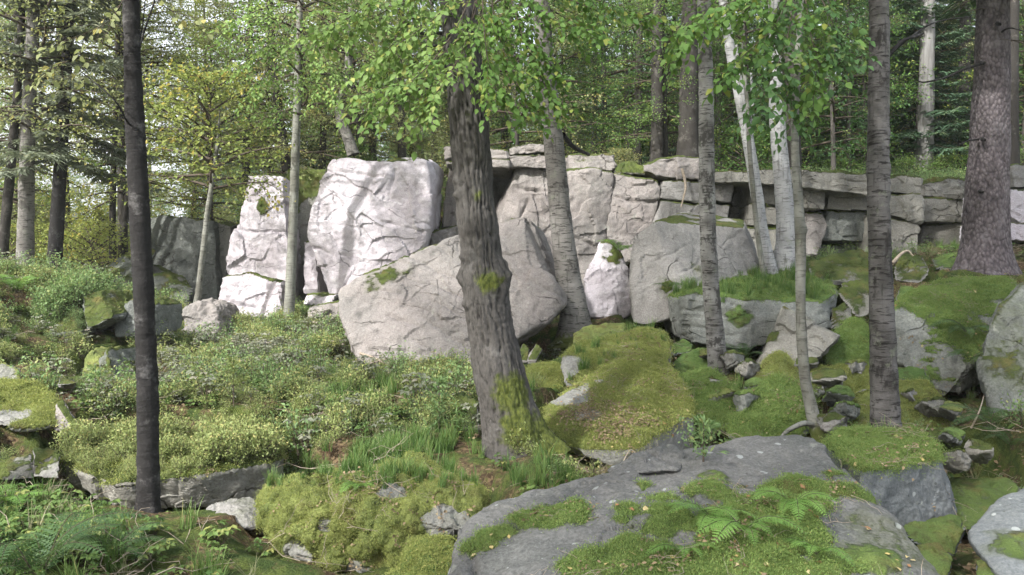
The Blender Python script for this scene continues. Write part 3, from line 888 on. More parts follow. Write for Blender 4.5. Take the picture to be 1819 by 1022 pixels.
hullrock('front', [(778, 1040, 4.3), (788, 985, 4.5), (818, 922, 4.8), (880, 888, 5.05), (1000, 872, 5.3), (1085, 833, 5.7), (1200, 840, 5.6), (1255, 798, 6.0), (1390, 768, 6.2), (1435, 771, 6.1), (1480, 802, 5.7), (1535, 890, 5.0), (1600, 960, 4.5), (1700, 1045, 4.0),
                   (1250, 905, 4.75), (1100, 920, 4.7), (1400, 880, 5.0), (1350, 985, 4.05), (1050, 1010, 4.1), (1350, 1120, 3.5), (1000, 1120, 3.6), (1600, 1120, 3.6), (800, 1150, 4.2), (1700, 1120, 4.1),
                   (1400, 900, 6.6), (900, 1000, 6.0), (1100, 950, 6.4)],
         'broad foreground boulder with lichen spots, moss patches and ferns', 'front', 128, rough=.03, k=24, fine=.014, facet=.035, moss=None, thickmoss=.035, chip=.013,
         patches=[(W(865, 980, 4.5), .12, 1), (W(900, 952, 4.62), .15, 1), (W(942, 932, 4.7), .18, 1), (W(985, 916, 4.75), .17, 1), (W(1012, 903, 4.8), .12, 1), (W(1180, 900, 4.85), .12, .9),
                  (W(1120, 915, 4.75), .08, .9), (W(1145, 868, 5.2), .06, .8), (W(1105, 940, 4.6), .07, .9), (W(1230, 940, 4.5), .24, 1), (W(1330, 925, 4.65), .3, 1), (W(1250, 880, 5.0), .16, 1), (W(1200, 930, 4.6), .16, 1), (W(1170, 960, 4.4), .18, 1), (W(1480, 850, 5.3), .1, .9), (W(1420, 900, 4.9), .24, 1), (W(1500, 890, 5.0), .16, 1), (W(1400, 960, 4.35), .3, 1), (W(1280, 1000, 4.1), .35, 1),
                  (W(1130, 990, 4.2), .22, 1), (W(1050, 1010, 4.1), .16, .95), (W(1450, 1010, 4.0), .24, .8), (W(1260, 860, 5.3), .12, .55), (W(1210, 1040, 3.9), .4, 1), (W(1380, 1060, 3.8), .4, 1), (W(1570, 960, 4.5), .3, .42), (W(1620, 1000, 4.3), .35, .42), (W(1520, 1000, 4.2), .25, .6)],
         cuts=[cut([(1010, 890, 4.95), (1060, 862, 5.3), (1080, 850, 5.5)], .018, .03), cut([(1115, 895, 4.9), (1150, 860, 5.2), (1180, 842, 5.5)], .018, .03), cut([(836, 1015, 4.2), (838, 985, 4.4), (850, 970, 4.5)], .02, .06), cut([(1205, 842, 5.5), (1225, 880, 5.0), (1240, 930, 4.5)], .03, .06)])
hullrock('flake', [(1078, 834, 5.55), (1120, 806, 5.65), (1195, 790, 5.85), (1214, 806, 5.70), (1205, 838, 5.45), (1130, 840, 5.40), (1090, 844, 5.40), (1200, 810, 6.30), (1090, 840, 6.00)],
         'thin grey flake of stone lying on the back of the foreground boulder', 'front', 30, rough=.05, k=18, moss=None, name='stone_flake', cat='stone')
hullrock('rfront', [(1714, 942, 4.75), (1762, 888, 5.0), (1819, 860, 5.1), (1920, 840, 5.2), (1990, 900, 4.8), (1990, 1120, 3.9), (1850, 1120, 3.9), (1770, 1010, 4.3), (1725, 975, 4.55), (1900, 900, 5.9), (1760, 1000, 5.4), (1980, 1100, 5)],
         'smooth bluish grey boulder in the lower right corner', 'slate', 56, chip=.01, rough=.025, k=15, moss=(1.2, .2, 0), patches=[(W(1800, 985, 4.5), .18, .55)])
hullrock('nook1', [(1600, 936, 5.2), (1650, 922, 5.35), (1700, 920, 5.4), (1714, 936, 5.2), (1700, 990, 5.0), (1620, 965, 5.0), (1680, 960, 5.8)], 'dark mossy stone wedged below the moss capped boulder', 'slate', 30, rough=.05, k=14, moss=(.3, .5, .7), name='stone')
hullrock('nook2', [(1628, 972, 4.8), (1665, 965, 4.85), (1690, 990, 4.7), (1680, 1035, 4.5), (1630, 1030, 4.5), (1670, 1000, 5.2)], 'small dark green stone beside the edge of the foreground boulder', 'slate', 24, rough=.06, k=12, moss=(.2, .5, .8), name='stone')
hullrock('nook3', [(1735, 1002, 4.5), (1780, 995, 4.5), (1800, 1060, 4.2), (1735, 1060, 4.2), (1760, 1010, 4.9)], 'rounded mossy stone under the corner boulder', 'slate', 22, rough=.05, k=10, moss=(.3, .5, .8), name='stone')
hullrock('nook4', [(1660, 868, 6.6), (1690, 850, 6.8), (1790, 850, 6.7), (1815, 880, 6.4), (1790, 935, 6.0), (1690, 945, 6.0), (1740, 880, 7.4)], 'dark low stone in the gap between the two right boulders', 'slate', 26, rough=.05, k=14, moss=(.4, .5, .6), name='stone')
hullrock('mossmound', [(462, 875, 5.7), (490, 855, 6.0), (600, 836, 6.2), (720, 840, 6.2), (810, 858, 5.9), (852, 885, 5.6), (845, 940, 5.2), (740, 1022, 5.25), (560, 1014, 5.3), (500, 985, 5.4), (470, 940, 5.6), (620, 895, 5.3), (740, 915, 5.25), (500, 880, 6.5), (830, 880, 6.3)],
         'thickly moss grown rock bank in the lower middle', 'mossy', 92, rough=.13, k=14, fine=.02, chip=.05, moss=(-.75, .3, 1.15), thickmoss=.03, bare=[(W(520, 1000, 5.3), .14, .95), (W(640, 1018, 5.3), .12, .9), (W(790, 930, 5.3), .16, .8), (W(700, 880, 5.5), .12, .8), (W(580, 930, 5.35), .07, .7)])
hullrock('mosslit', [(702, 1035, 4.5), (725, 985, 4.65), (740, 968, 4.75), (800, 955, 4.85), (812, 985, 4.65), (800, 1050, 4.3), (760, 970, 5.3), (720, 1050, 5)], 'small half mossed stone left of the foreground boulder', 'mossg', 34, rough=.04, k=18, moss=(.1, .3, 1.0), patches=[(W(780, 975, 4.7), .12, 1)])
hullrock('ledge', [(112, 822, 7.2), (170, 832, 6.95), (232, 856, 6.55), (288, 850, 6.6), (380, 840, 6.75), (478, 824, 7.0), (500, 816, 7.2), (498, 850, 7.3), (478, 890, 7.1), (380, 900, 6.85), (290, 908, 6.7), (240, 912, 6.65), (150, 875, 7.1), (120, 855, 7.3),
                  (140, 795, 8.2), (480, 785, 8.6), (320, 785, 8.6), (150, 860, 8.4), (480, 860, 8.4)],
         'long low rock ledge with bilberry on top behind the dark left trunk', 'green', 76, rough=.02, k=50, facet=.02, fine=.01, moss=(.72, .2, 1.1), crack=.012, cdir=(1, .2, .3), cgap=.3)
hullrock('lpost1', [(60, 800, 7.2), (96, 798, 7.1), (108, 815, 7.0), (104, 850, 6.9), (60, 848, 6.9), (80, 830, 7.7)], 'upright pale stone at the left end of the ledge', 'grey', 24, rough=.06, name='stone')
hullrock('lpost2', [(0, 818, 7.2), (55, 806, 7.2), (60, 850, 7.0), (0, 856, 6.9), (-30, 830, 7.2), (20, 830, 7.7)], 'pale flat stone at the left picture edge', 'grey', 24, rough=.06, name='stone')
hullrock('lstone', [(366, 905, 6.1), (400, 888, 6.2), (450, 884, 6.2), (464, 900, 6.1), (458, 938, 5.8), (400, 938, 5.7), (430, 890, 6.6), (380, 930, 6.3)], 'low pale topped stone under the rock ledge', 'grey', 36, rough=.06, k=22, moss=(.9, .2, .6), name='stone')
hullrock('lmossy', [(-40, 690, 8.6), (0, 672, 8.7), (60, 684, 8.6), (100, 720, 8.2), (98, 755, 7.9), (40, 765, 7.7), (-60, 740, 7.8), (30, 690, 9.6), (90, 740, 9.2)], 'rounded mossy boulder at the left picture edge', 'mossy', 44, rough=.04, k=14, moss=(.1, .35, 1.0), bare=[(W(20, 745, 7.9), .18, .9)])
hullrock('lmossy2', [(-40, 655, 9.4), (10, 642, 9.4), (38, 662, 9.3), (40, 700, 9.0), (-40, 700, 9.0), (0, 660, 10)], 'lichen grey boulder top behind the rounded mossy one', 'mossy', 26, rough=.05, k=14)
hullrock('lpeak', [(95, 765, 7.9), (100, 718, 8.1), (112, 712, 8.2), (140, 752, 7.9), (135, 775, 7.7), (110, 740, 8.7)], 'small pointed brown stone beside the rounded mossy boulder', 'rose', 24, rough=.06, k=24, name='stone')
boulder('lrow1', [(62, 552, 12.2), (95, 535, 12.3), (142, 530, 12.2), (144, 592, 11.7), (70, 598, 11.8)], 'dark flat faced stone under leafy bilberry at the far left bank', 'wet_shade', 1.4, 30, moss=(.4, .3, 1), k=20)  # shade on this left bank row is put into the dark stone colour
boulder('lrow2', [(144, 527, 12.0), (178, 518, 12.1), (204, 558, 11.8), (200, 566, 11.7), (150, 590, 11.6)], 'wedge shaped stone with a pale mossy top on the left bank', 'wet_shade', 1.4, 30, moss=(.55, .3, .9), k=20)
boulder('lrow3', [(203, 545, 12.4), (240, 532, 12.3), (262, 545, 12.3), (262, 600, 12), (204, 600, 12)], 'dark stone partly behind the left trunk', 'wet_shade', 1.4, 26)
boulder('lmid1', [(148, 640, 10.9), (165, 622, 11), (178, 640, 10.8), (176, 690, 10.4), (145, 690, 10.4)], 'mossy topped stone among grey brambles at the left', 'mossy', .8, 26, moss=(.4, .3, 1))
boulder('lmid2', [(176, 640, 10.7), (190, 622, 10.8), (202, 655, 10.6), (200, 690, 10.3), (176, 690, 10.3)], 'bare split stone next to the mossy topped one at the left', 'wet_shade', .8, 24)  # darkened by its stone colour in place of shade
boulder('lilac', [(318, 555, 15.1), (345, 538, 15.2), (385, 545, 15.1), (392, 575, 14.9), (380, 608, 14.6), (322, 602, 14.7)], 'roundish lilac grey boulder at the foot of the pale cliff end', 'rose', 1.2, 36, k=9, rough=.09, chip=.05, moss=(1.3, .1, 0))
boulder('dark', [(262, 392, 21.0), (330, 388, 20.6), (378, 392, 20.5), (384, 470, 20.2), (375, 560, 19.8), (262, 560, 20)], 'dark square block left of the cliff end, behind the slim pale birch', 'wet_shade', 3, 48, rough=.03, k=50, moss=(.8, .2, .8))
boulder('dark2', [(386, 395, 20.9), (412, 400, 20.9), (405, 480, 20.5), (386, 520, 20.4)], 'narrow dark block in the gap beside the cliff end', 'green', 2, 24, k=50)
hullrock('tilt1', [(165, 490, 18.5), (210, 455, 18.6), (262, 437, 18.8), (280, 445, 18.6), (240, 520, 17.6), (170, 525, 17.6), (260, 470, 20), (180, 510, 20)], 'slanting grey slab left of the dark block', 'wet_shade', 30, rough=.04)
hullrock('tilt2', [(240, 500, 17.9), (290, 487, 18.1), (342, 512, 17.8), (330, 545, 17.3), (310, 562, 17.1), (240, 560, 17.2), (300, 500, 19.4)], 'low dark slab at the foot of the dark block', 'wet_shade', 30, rough=.04, k=30)
hullrock('tilt3', [(270, 470, 19.2), (330, 495, 18.9), (348, 520, 18.6), (340, 528, 18.4), (280, 510, 18.8), (300, 480, 19.9)], 'thin slanting flagstone resting between the two dark slabs', 'green', 22, rough=.04, k=30, name='stone')
hullrock('pointed', [(398, 750, 9.2), (418, 724, 9.4), (442, 748, 9.1), (438, 765, 8.9), (400, 765, 8.9), (420, 740, 9.8)], 'small white pointed stone in the bilberry', 'rose', 22, rough=.06, name='stone')
hullrock('flatst', [(440, 742, 9.3), (462, 738, 9.4), (472, 748, 9.3), (460, 755, 9.1), (440, 755, 9.1), (455, 745, 9.7)], 'flat little stone beside the white pointed one', 'grey', 16, rough=.06, name='stone')
hullrock('trunkst', [(770, 750, 8.0), (785, 712, 8.3), (820, 698, 8.4), (848, 715, 8.2), (852, 760, 7.8), (800, 772, 7.6), (820, 720, 9)], 'cracked grey stone in the shrubs left of the central trunk', 'grey', 34, rough=.05, k=26, crack=.02, cgap=.12, name='stone')
hullrock('mb1', [(925, 665, 10.2), (945, 648, 10.4), (985, 645, 10.5), (1002, 660, 10.3), (1000, 700, 9.8), (930, 700, 9.8), (970, 660, 11)], 'mossy round stone right of the central trunk', 'mossy', 30, rough=.06, k=14, moss=(.0, .4, 1.1), name='stone')
hullrock('ws1', [(914, 630, 11.2), (930, 612, 11.3), (940, 622, 11.2), (938, 645, 10.9), (914, 645, 10.9), (930, 625, 11.7)], 'left of two little pale stones under the leaning boulder', 'rose', 18, rough=.06, name='stone')
hullrock('ws2', [(938, 630, 11.0), (952, 610, 11.1), (964, 622, 11.0), (950, 645, 10.7), (936, 645, 10.7), (952, 622, 11.5)], 'right of two little pale stones under the leaning boulder', 'rose', 18, rough=.06, name='stone')
hullrock('mb2', [(1020, 590, 11.9), (1060, 577, 12.1), (1112, 575, 12.2), (1116, 600, 11.8), (1040, 615, 11.5), (1015, 612, 11.6), (1070, 585, 13)], 'flat mossy stone at the root of the leaning birch', 'mossy', 30, rough=.05, k=16, moss=(.0, .4, 1.0), name='stone')
hullrock('rb1', [(1190, 618, 11.2), (1212, 602, 11.4), (1232, 612, 11.2), (1228, 625, 11), (1195, 632, 10.9), (1215, 612, 11.8)], 'little pointed green stone behind the humped boulder', 'mossg', 20, rough=.06, name='stone')
hullrock('rb2', [(1195, 645, 10.8), (1230, 622, 11.0), (1262, 620, 11.0), (1262, 660, 10.5), (1200, 668, 10.4), (1230, 640, 11.6)], 'smooth stone behind the spotted birch foot', 'mossg', 26, rough=.05, k=16, name='stone')
hullrock('pb1', [(1432, 466, 13.6), (1530, 443, 14.2), (1560, 455, 14.0), (1562, 500, 13.2), (1500, 505, 13.0), (1440, 500, 13.2), (1500, 460, 15)], 'long pale slab behind the thin crooked trunk at the cliff foot', 'grey', 40, rough=.04, moss=(.6, .4, .7))
hullrock('pb2', [(1492, 505, 12.6), (1545, 490, 12.8), (1560, 520, 12.5), (1540, 560, 12.0), (1520, 565, 11.9), (1488, 520, 12.4), (1540, 520, 13.4)], 'tilted grey slab left of the banded birch', 'green', 30, rough=.04)
hullrock('pb3', [(1478, 548, 11.9), (1500, 540, 12.0), (1512, 555, 11.9), (1505, 588, 11.5), (1476, 585, 11.5), (1495, 560, 12.4)], 'small square stone beside the grass topped block', 'green', 20, rough=.06, name='stone')
hullrock('pb4', [(1588, 478, 13.2), (1600, 455, 13.5), (1640, 452, 13.6), (1652, 480, 13.2), (1640, 505, 12.8), (1590, 500, 12.9), (1620, 465, 14.2)], 'lichen pale stone right of the banded birch', 'grey', 26, rough=.06, moss=(.6, .4, .8), name='stone')
hullrock('pb5', [(1590, 530, 12.0), (1600, 508, 12.2), (1645, 515, 12.1), (1650, 535, 11.9), (1600, 545, 11.7), (1625, 520, 12.6)], 'rounded mossy stone behind the mossy roofed block', 'mossg', 22, rough=.06, name='stone')
hullrock('pb6', [(1655, 460, 13.8), (1700, 448, 14), (1720, 455, 13.9), (1715, 480, 13.5), (1660, 480, 13.5), (1690, 455, 14.4)], 'low mossy stone left of the big spruce foot', 'mossg', 22, rough=.06, name='stone')
hullrock('pb7', [(1775, 545, 9.6), (1819, 508, 9.9), (1860, 500, 9.9), (1860, 560, 9.4), (1790, 590, 9.2), (1830, 520, 10.4)], 'rounded stone ridge above the dark right edge boulder', 'green', 26, rough=.05, k=14)

# a tumble of small stones between the right boulders and a few on the left slope
_sg = np.random.default_rng(64)
_small = [(1205, 690, 9.6), (1330, 668, 9.9), (1300, 655, 10.3), (1445, 705, 9.0), (1490, 722, 8.7), (1470, 690, 9.4), (1285, 720, 8.8), (1265, 705, 9.1), (1500, 745, 8.3), (1655, 740, 8.5), (1690, 745, 8.3), (1430, 660, 10.0), (1345, 700, 9.2), (1180, 690, 9.5), (1520, 665, 9.9), (1615, 715, 8.9), (1690, 790, 7.3), (1740, 820, 6.8), (1255, 640, 10.8), (1480, 770, 7.6), (1325, 735, 8.5), (1700, 835, 6.6)]
for _q, (_px, _py, _d) in enumerate(_small):
    _r = _sg.uniform(16, 34) * 9 / _d
    _pt = [(_px + _r * math.cos(t_) * _sg.uniform(.75, 1.15), _py - _r * .55 + _r * .62 * math.sin(t_) * _sg.uniform(.8, 1.1), _d + .25 * math.sin(t_ * 2 + _q)) for t_ in np.linspace(0, 5.6, 7)]
    hullrock('small%02d' % _q, _pt + [(_px, _py - _r * .6, _d + .4), (_px, _py + 8, _d + .3)], 'small half buried stone between the right boulders', ('mossg', 'green', 'mossy', 'grey')[_q % 4], 20, rough=.06, k=22, chip=.06, moss=(.35 if _q % 4 in (0, 2) else .75, .3, 1.0), name='stone', group='small stones between the right boulders')
for _q, (_px, _py, _d) in enumerate([(560, 690, 9.9), (690, 668, 10.8), (735, 690, 9.6), (230, 660, 10.4), (330, 690, 9.8), (120, 690, 9.2), (640, 672, 10.8), (470, 620, 13)]):
    _r = _sg.uniform(12, 24) * 9 / _d
    _pt = [(_px + _r * math.cos(t_), _py - _r * .5 + _r * .6 * math.sin(t_), _d + .2 * math.sin(t_ * 2 + _q)) for t_ in np.linspace(0, 5.6, 7)]
    hullrock('lsmall%02d' % _q, _pt + [(_px, _py - _r * .5, _d + .35)], 'small pale stone peeping out of the bilberry slope', 'grey', 18, rough=.06, k=22, chip=.06, name='stone', group='small stones in the bilberry')

for k_ in ROCKS:
    if k_ not in ('front', 'flake', 'pb7', 'trunkst', 'pointed', 'flatst') and not k_.startswith('block') and not k_.startswith('small') and not k_.startswith('lsmall') and k_ not in ('c1', 'c2', 'c4'):
        dig(ROCKS[k_], -.14 if k_ in ('mossbig', 'mossr', 'mound', 'rmoss', 'mtop', 'terr', 'tri', 'nook1', 'nook2', 'ledge', 'slab', 'wedge') else .02)
XX, YY = np.meshgrid(gx, gy)
ZZ = hgt(XX, YY)
nx, ny = len(gx), len(gy)
i = (np.arange(ny - 1)[:, None] * nx + np.arange(nx - 1)[None, :]).ravel()
GF = np.stack([i, i + 1, i + nx + 1, i + nx], 1)


gme = mk_mesh('forest_floor', np.c_[XX.ravel(), YY.ravel(), ZZ], GF, [M['ground']])
obj('ground', gme, kind='structure')


# ------------------------------------------------------------------ bark, leaves and twigs
M['bark_dark'] = fissure_mat('dark_brown_bark', (.02, .019, .019), (.10, .096, .095), (.15, .146, .144), (9, 9, 26), moss=False)
M['bark_old'] = fissure_mat('plated_grey_bark', (.014, .013, .012), (.088, .083, .077), (.145, .14, .132), (16, 16, 3.0))
M['bark_birch'] = birch_mat('weathered_birch_bark', (0.204, 0.198, 0.186), (0.132, 0.126, 0.117), (0.030, 0.028, 0.025), .85, .62, moss=1)
M['bark_band'] = birch_mat('dark_banded_birch_bark', (0.125, 0.122, 0.120), (0.060, 0.058, 0.055), (0.015, 0.014, 0.013), .9, .8, moss=1)
M['bark_spot'] = birch_mat('spotted_birch_bark', (0.286, 0.286, 0.272), (0.129, 0.126, 0.119), (0.024, 0.022, 0.020), .9, .75, moss=1)
M['bark_white'] = birch_mat('white_birch_bark', (0.420, 0.427, 0.427), (0.315, 0.323, 0.330), (0.068, 0.064, 0.064), .6, .12, moss=1)
M['bark_lichen'] = birch_mat('lichen_grey_bark', (0.216, 0.222, 0.198), (0.120, 0.120, 0.102), (0.036, 0.033, 0.027), .5, .35, moss=1)
M['bark_spruce'] = scaly_mat('scaly_spruce_bark', (.145, .128, .135), (.085, .075, .078), (.19, .175, .185))
M['bark_far'] = fissure_mat('far_trunk_bark', (0.035, 0.032, 0.028), (0.098, 0.091, 0.081), (0.140, 0.133, 0.119), (8, 8, 2.5), moss=False)
M['dead_wood'] = plain_mat('bleached_dead_wood', (.2, .2, .195), (.11, .108, .104), 1.0, .85, (12, 12, 1.2))
M['twig'] = plain_mat('twig_bark', (.05, .04, .032), (.1, .08, .06), 20)
M['drytwig'] = plain_mat('dry_twig', (.24, .2, .15), (.36, .31, .25), 25)
M['lf_green'] = leaf_mat('beech_leaf', (.075, .17, .04), (.135, .255, .06), (.28, .32, .07), .4)
M['lf_dark'] = leaf_mat('dark_leaf', (.05, .125, .045), (.085, .18, .06), (.2, .26, .08), .36)
M['lf_yellow'] = leaf_mat('yellowing_leaf', (.22, .29, .08), (.33, .38, .11), (.55, .46, .12), .45)
M['lf_olive'] = leaf_mat('olive_leaf', (.185, .225, .10), (.28, .31, .14), (.45, .40, .14), .42)
M['lf_bright'] = leaf_mat('bright_green_leaf', (.12, .225, .06), (.20, .315, .09), (.36, .39, .11), .44)
M['needle'] = leaf_mat('spruce_needles', (.045, .095, .058), (.078, .14, .08), (.14, .19, .1), .2, .2, .6)
M['needle_grey'] = leaf_mat('pale_spruce_needles', (.12, .15, .11), (.18, .21, .15), (.26, .27, .18), .22, .2, .6)


def trunk_shape(P, rad, k=24, bark='smooth', burls=(), flares=(), mossf=None, seed=0, tip=False):
    """Rings along the path P; bark relief, swellings and root flare."""
    P = np.asarray(P, float)
    n = len(P)
    T = unit(np.gradient(P, axis=0))
    A = unit(np.cross(T, np.array((0.0, 1.0, 0.0))))       # points sideways
    B = np.cross(T, A)
    th = np.arange(k) * 2 * math.pi / k
    dirs = np.cos(th)[None, :, None] * A[:, None, :] + np.sin(th)[None, :, None] * B[:, None, :]
    r = np.repeat(rad[:, None], k, 1)
    s = np.r_[0, np.cumsum(np.linalg.norm(np.diff(P, axis=0), axis=1))]
    for (ang, amp, h, w) in flares:
        da = (th - ang + math.pi) % (2 * math.pi) - math.pi
        r = r + amp * np.exp(-(da / w) ** 2)[None, :] * np.exp(-s / h)[:, None]
    V = (P[:, None, :] + r[:, :, None] * dirs).reshape(-1, 3)
    N = dirs.reshape(-1, 3)
    so = seed * 3.1
    q = np.c_[(N[:, 0] * 1.0), N[:, 1], np.zeros(len(N))] * np.repeat(rad, k)[:, None]
    sv = np.repeat(s, k)
    big = np.c_[q[:, 0], q[:, 1], sv]
    ridge = np.zeros(len(V))
    if bark == 'plates':
        u = np.c_[q[:, 0] * 24, q[:, 1] * 24, sv * 3.0] + .35 * perlin(big * 6 + so)[:, None]
        f = 1 - np.abs(perlin(u + so)) * 2.2
        f2 = 1 - np.abs(perlin(np.c_[q[:, 0] * 34, q[:, 1] * 34, sv * 7] + so)) * 2
        ridge = np.clip(1 - np.clip(f, 0, 1) ** 3, 0, 1) * .7 + .3 * (1 - np.clip(f2, 0, 1) ** 2)
        disp = .026 * (ridge - .5) + .02 * perlin(big * 3.2 + so) + .006 * fbm(big * 30, 2)
    elif bark == 'scales':
        disp = .02 * perlin(np.c_[q * 4][:, :3] + np.c_[sv * 0, sv * 0, sv * 2] + so) + .012 * np.abs(fbm(np.c_[q[:, 0] * 16, q[:, 1] * 16, sv * 9], 2))
    elif bark == 'birch':
        disp = .05 * np.repeat(rad, k) * (perlin(np.c_[q[:, 0] * 6, q[:, 1] * 6, sv * 14] + so) + perlin(big * 5 + so)) + .01 * np.clip(perlin(np.c_[q[:, 0] * 9, q[:, 1] * 9, sv * 22] + so), 0, 1)
    else:
        disp = .06 * np.repeat(rad, k) * (perlin(big * 4 + so) + .7 * perlin(np.c_[q[:, 0] * 10, q[:, 1] * 10, sv * 9] + so))
    for (c, rr, amp) in burls:
        dd = np.linalg.norm(V - np.array(c), axis=1)
        disp = disp + amp * np.exp(-(dd / rr) ** 2) * (1 + .5 * perlin(V * 14))
    V = V + N * disp[:, None]
    i = np.arange(n - 1)[:, None] * k
    j = np.arange(k)[None, :]
    j2 = (j + 1) % k
    F = np.stack([i + j, i + j2, i + k + j2, i + k + j], -1).reshape(-1, 4)
    moss = np.zeros(len(V)) if mossf is None else mossf(V, N, sv)
    return V, F, ridge, moss


def px_path(pts, n):
    """(px, py, d, width in px) -> centre line and radii."""
    q = np.array([list(W(a, b, d)) + [w / FPX * d * .5] for a, b, d, w in pts])
    s = spline(q, n)
    return s[:, :3], s[:, 3]


def leafy_crown(seed, H, cb, Rr, nl, leaf, tw=7, per=36, up=.35, flat=.5):
    """Limbs, twigs and leaves of a broadleaved tree; origin at the trunk foot. Returns (limb builder, leaf builder)."""
    g = np.random.default_rng(seed)
    mb = MB()
    for i in range(nl):
        f = (i + g.random()) / nl
        z = cb + (H - cb) * f * .96
        az = i * 2.39996 + g.normal() * .4
        L = (Rr * (1 - f ** 1.7) * g.uniform(.55, 1.1) + .35)
        el = up * .3 + up * 1.6 * f + g.normal() * .18
        t = np.linspace(0, 1, 7)[:, None]
        d = np.array((math.cos(az) * math.cos(el), math.sin(az) * math.cos(el), math.sin(el)))
        side = np.array((-math.sin(az), math.cos(az), 0))
        P = np.array((0, 0, z)) + t * L * d + side * (t * t) * L * g.normal() * .22 + np.array((0, 0, -1)) * (t ** 2) * L * .18
        mb.tube(P, np.linspace(.012 + .012 * L, .004, 7), 4, 0)
        for j in range(tw):
            u = .22 + .78 * (j + g.random()) / tw
            b = P[0] + (P[-1] - P[0]) * u
            k = min(5, int(u * 6)); b = P[k] + (P[k + 1] - P[k]) * (u * 6 - k)
            l2 = L * g.uniform(.22, .42) + .12
            a2 = az + (1 if j % 2 else -1) * g.uniform(.4, 1.2)
            e2 = el * .4 + g.normal() * .3
            d2 = np.array((math.cos(a2) * math.cos(e2), math.sin(a2) * math.cos(e2), math.sin(e2)))
            tt = np.linspace(0, 1, 4)[:, None]
            Q = b + tt * l2 * d2 + np.array((0, 0, -1)) * tt ** 2 * l2 * .25
            mb.tube(Q, np.linspace(.006, .002, 4), 3, 0)
            m = int(per * g.uniform(.6, 1.3))
            s = g.random(m) ** .7
            pos = b + s[:, None] * l2 * d2 + np.array((0, 0, -1)) * (s ** 2)[:, None] * l2 * .25 + g.normal(size=(m, 3)) * (.10 + .05 * l2) * np.array((1, 1, .6))
            ax = d2 + g.normal(size=(m, 3)) * .7 + np.array((0, 0, -.35))
            nr = np.array((0, 0, 1.0)) + g.normal(size=(m, 3)) * flat
            sz = leaf * g.uniform(.65, 1.2, m)
            cvb = np.clip(.45 + .25 * g.normal() + .2 * g.normal(size=m), 0, 1)
            mb.leaves(pos, ax, nr, sz, sz * .62, 1, cvb)
    return mb


def spruce_crown(seed, H, cb, Rr, step=.33, per=5, dead=True):
    g = np.random.default_rng(seed)
    mb = MB()
    z = cb
    while z < H - .3:
        f = (z - cb) / (H - cb)
        for q in range(per):
            az = g.random() * 2 * math.pi
            L = max(.25, Rr * (1 - f) ** .75 * g.uniform(.6, 1.1))
            t = np.linspace(0, 1, 6)
            d = np.array((math.cos(az), math.sin(az), 0))
            P = np.array((0, 0, z)) + t[:, None] * L * d + np.array((0, 0, 1)) * (-.42 * t * L * (1 - f) + .16 * t ** 3 * L + f * .4 * t * L)[:, None]
            mb.tube(P, np.linspace(.018, .004, 6), 3, 0)
            m = max(6, int(L * 11))
            s = np.repeat(.12 + .88 * (np.arange(m) + g.random(m)) / m, 2)
            sg = np.tile([1, -1], m)
            b = P[0] + s[:, None] * L * d
            b[:, 2] = np.interp(s, t, P[:, 2])
            side = np.array((-math.sin(az), math.cos(az), 0))
            ln = (.10 + .32 * L * np.sin(np.clip(s * 2.6 + .35, 0, math.pi)) * .62) * g.uniform(.7, 1.2, 2 * m)
            ax = side * sg[:, None] + d * .65 + np.array((0, 0, -.38)) + g.normal(size=(2 * m, 3)) * .16
            nr = np.array((0, 0, 1.0)) + g.normal(size=(2 * m, 3)) * .3
            cv = np.clip(.25 + .6 * s + g.normal(size=2 * m) * .15, 0, 1)
            mb.leaves(b, ax, nr, ln, .05 + .05 * ln, 1, cv, fold=.35)
            u = unit(ax)
            for fr in (.3, .6):
                for s2 in (1, -1):
                    ax2 = u + s2 * np.cross(u, np.array((0, 0, 1.0))) * .9 + np.array((0, 0, -.25))
                    mb.leaves(b + u * (ln * fr)[:, None], ax2, nr, ln * .42, .045, 1, cv, fold=.3)
            tip = P[-1][None]
            mb.leaves(tip, d[None] + np.array(((0, 0, -.2),)), np.array(((0, 0, 1.0),)), .22, .07, 1, np.array([.9]))
        z += step * g.uniform(.75, 1.25)
    if dead:
        for q in range(14):
            zz = g.uniform(.8, cb + .3); az = g.random() * 6.28; L = g.uniform(.4, 1.6)
            t = np.linspace(0, 1, 5)[:, None]
            P = np.array((0, 0, zz)) + t * L * np.array((math.cos(az), math.sin(az), -.12)) + np.array((0, 0, -.25)) * t ** 2 * L
            mb.tube(P, np.linspace(.012, .003, 5), 3, 0)
    return mb


def simple_trunk(seed, H, r0, lean=.02, bend=.1, k=9, n=16):
    g = np.random.default_rng(seed)
    t = np.linspace(-.03, 1, n)
    P = np.c_[lean * H * t + bend * np.sin(t * 3 + g.random() * 6), bend * np.sin(t * 2.3 + g.random() * 6), t * H]
    P -= np.array((P[0, 0], P[0, 1], 0))
    rad = r0 * (1 - .82 * np.clip(t, 0, 1)) * (1 + .5 * np.exp(-np.clip(t, 0, 1) * 30))
    return trunk_shape(P, rad, k, 'smooth', seed=seed)


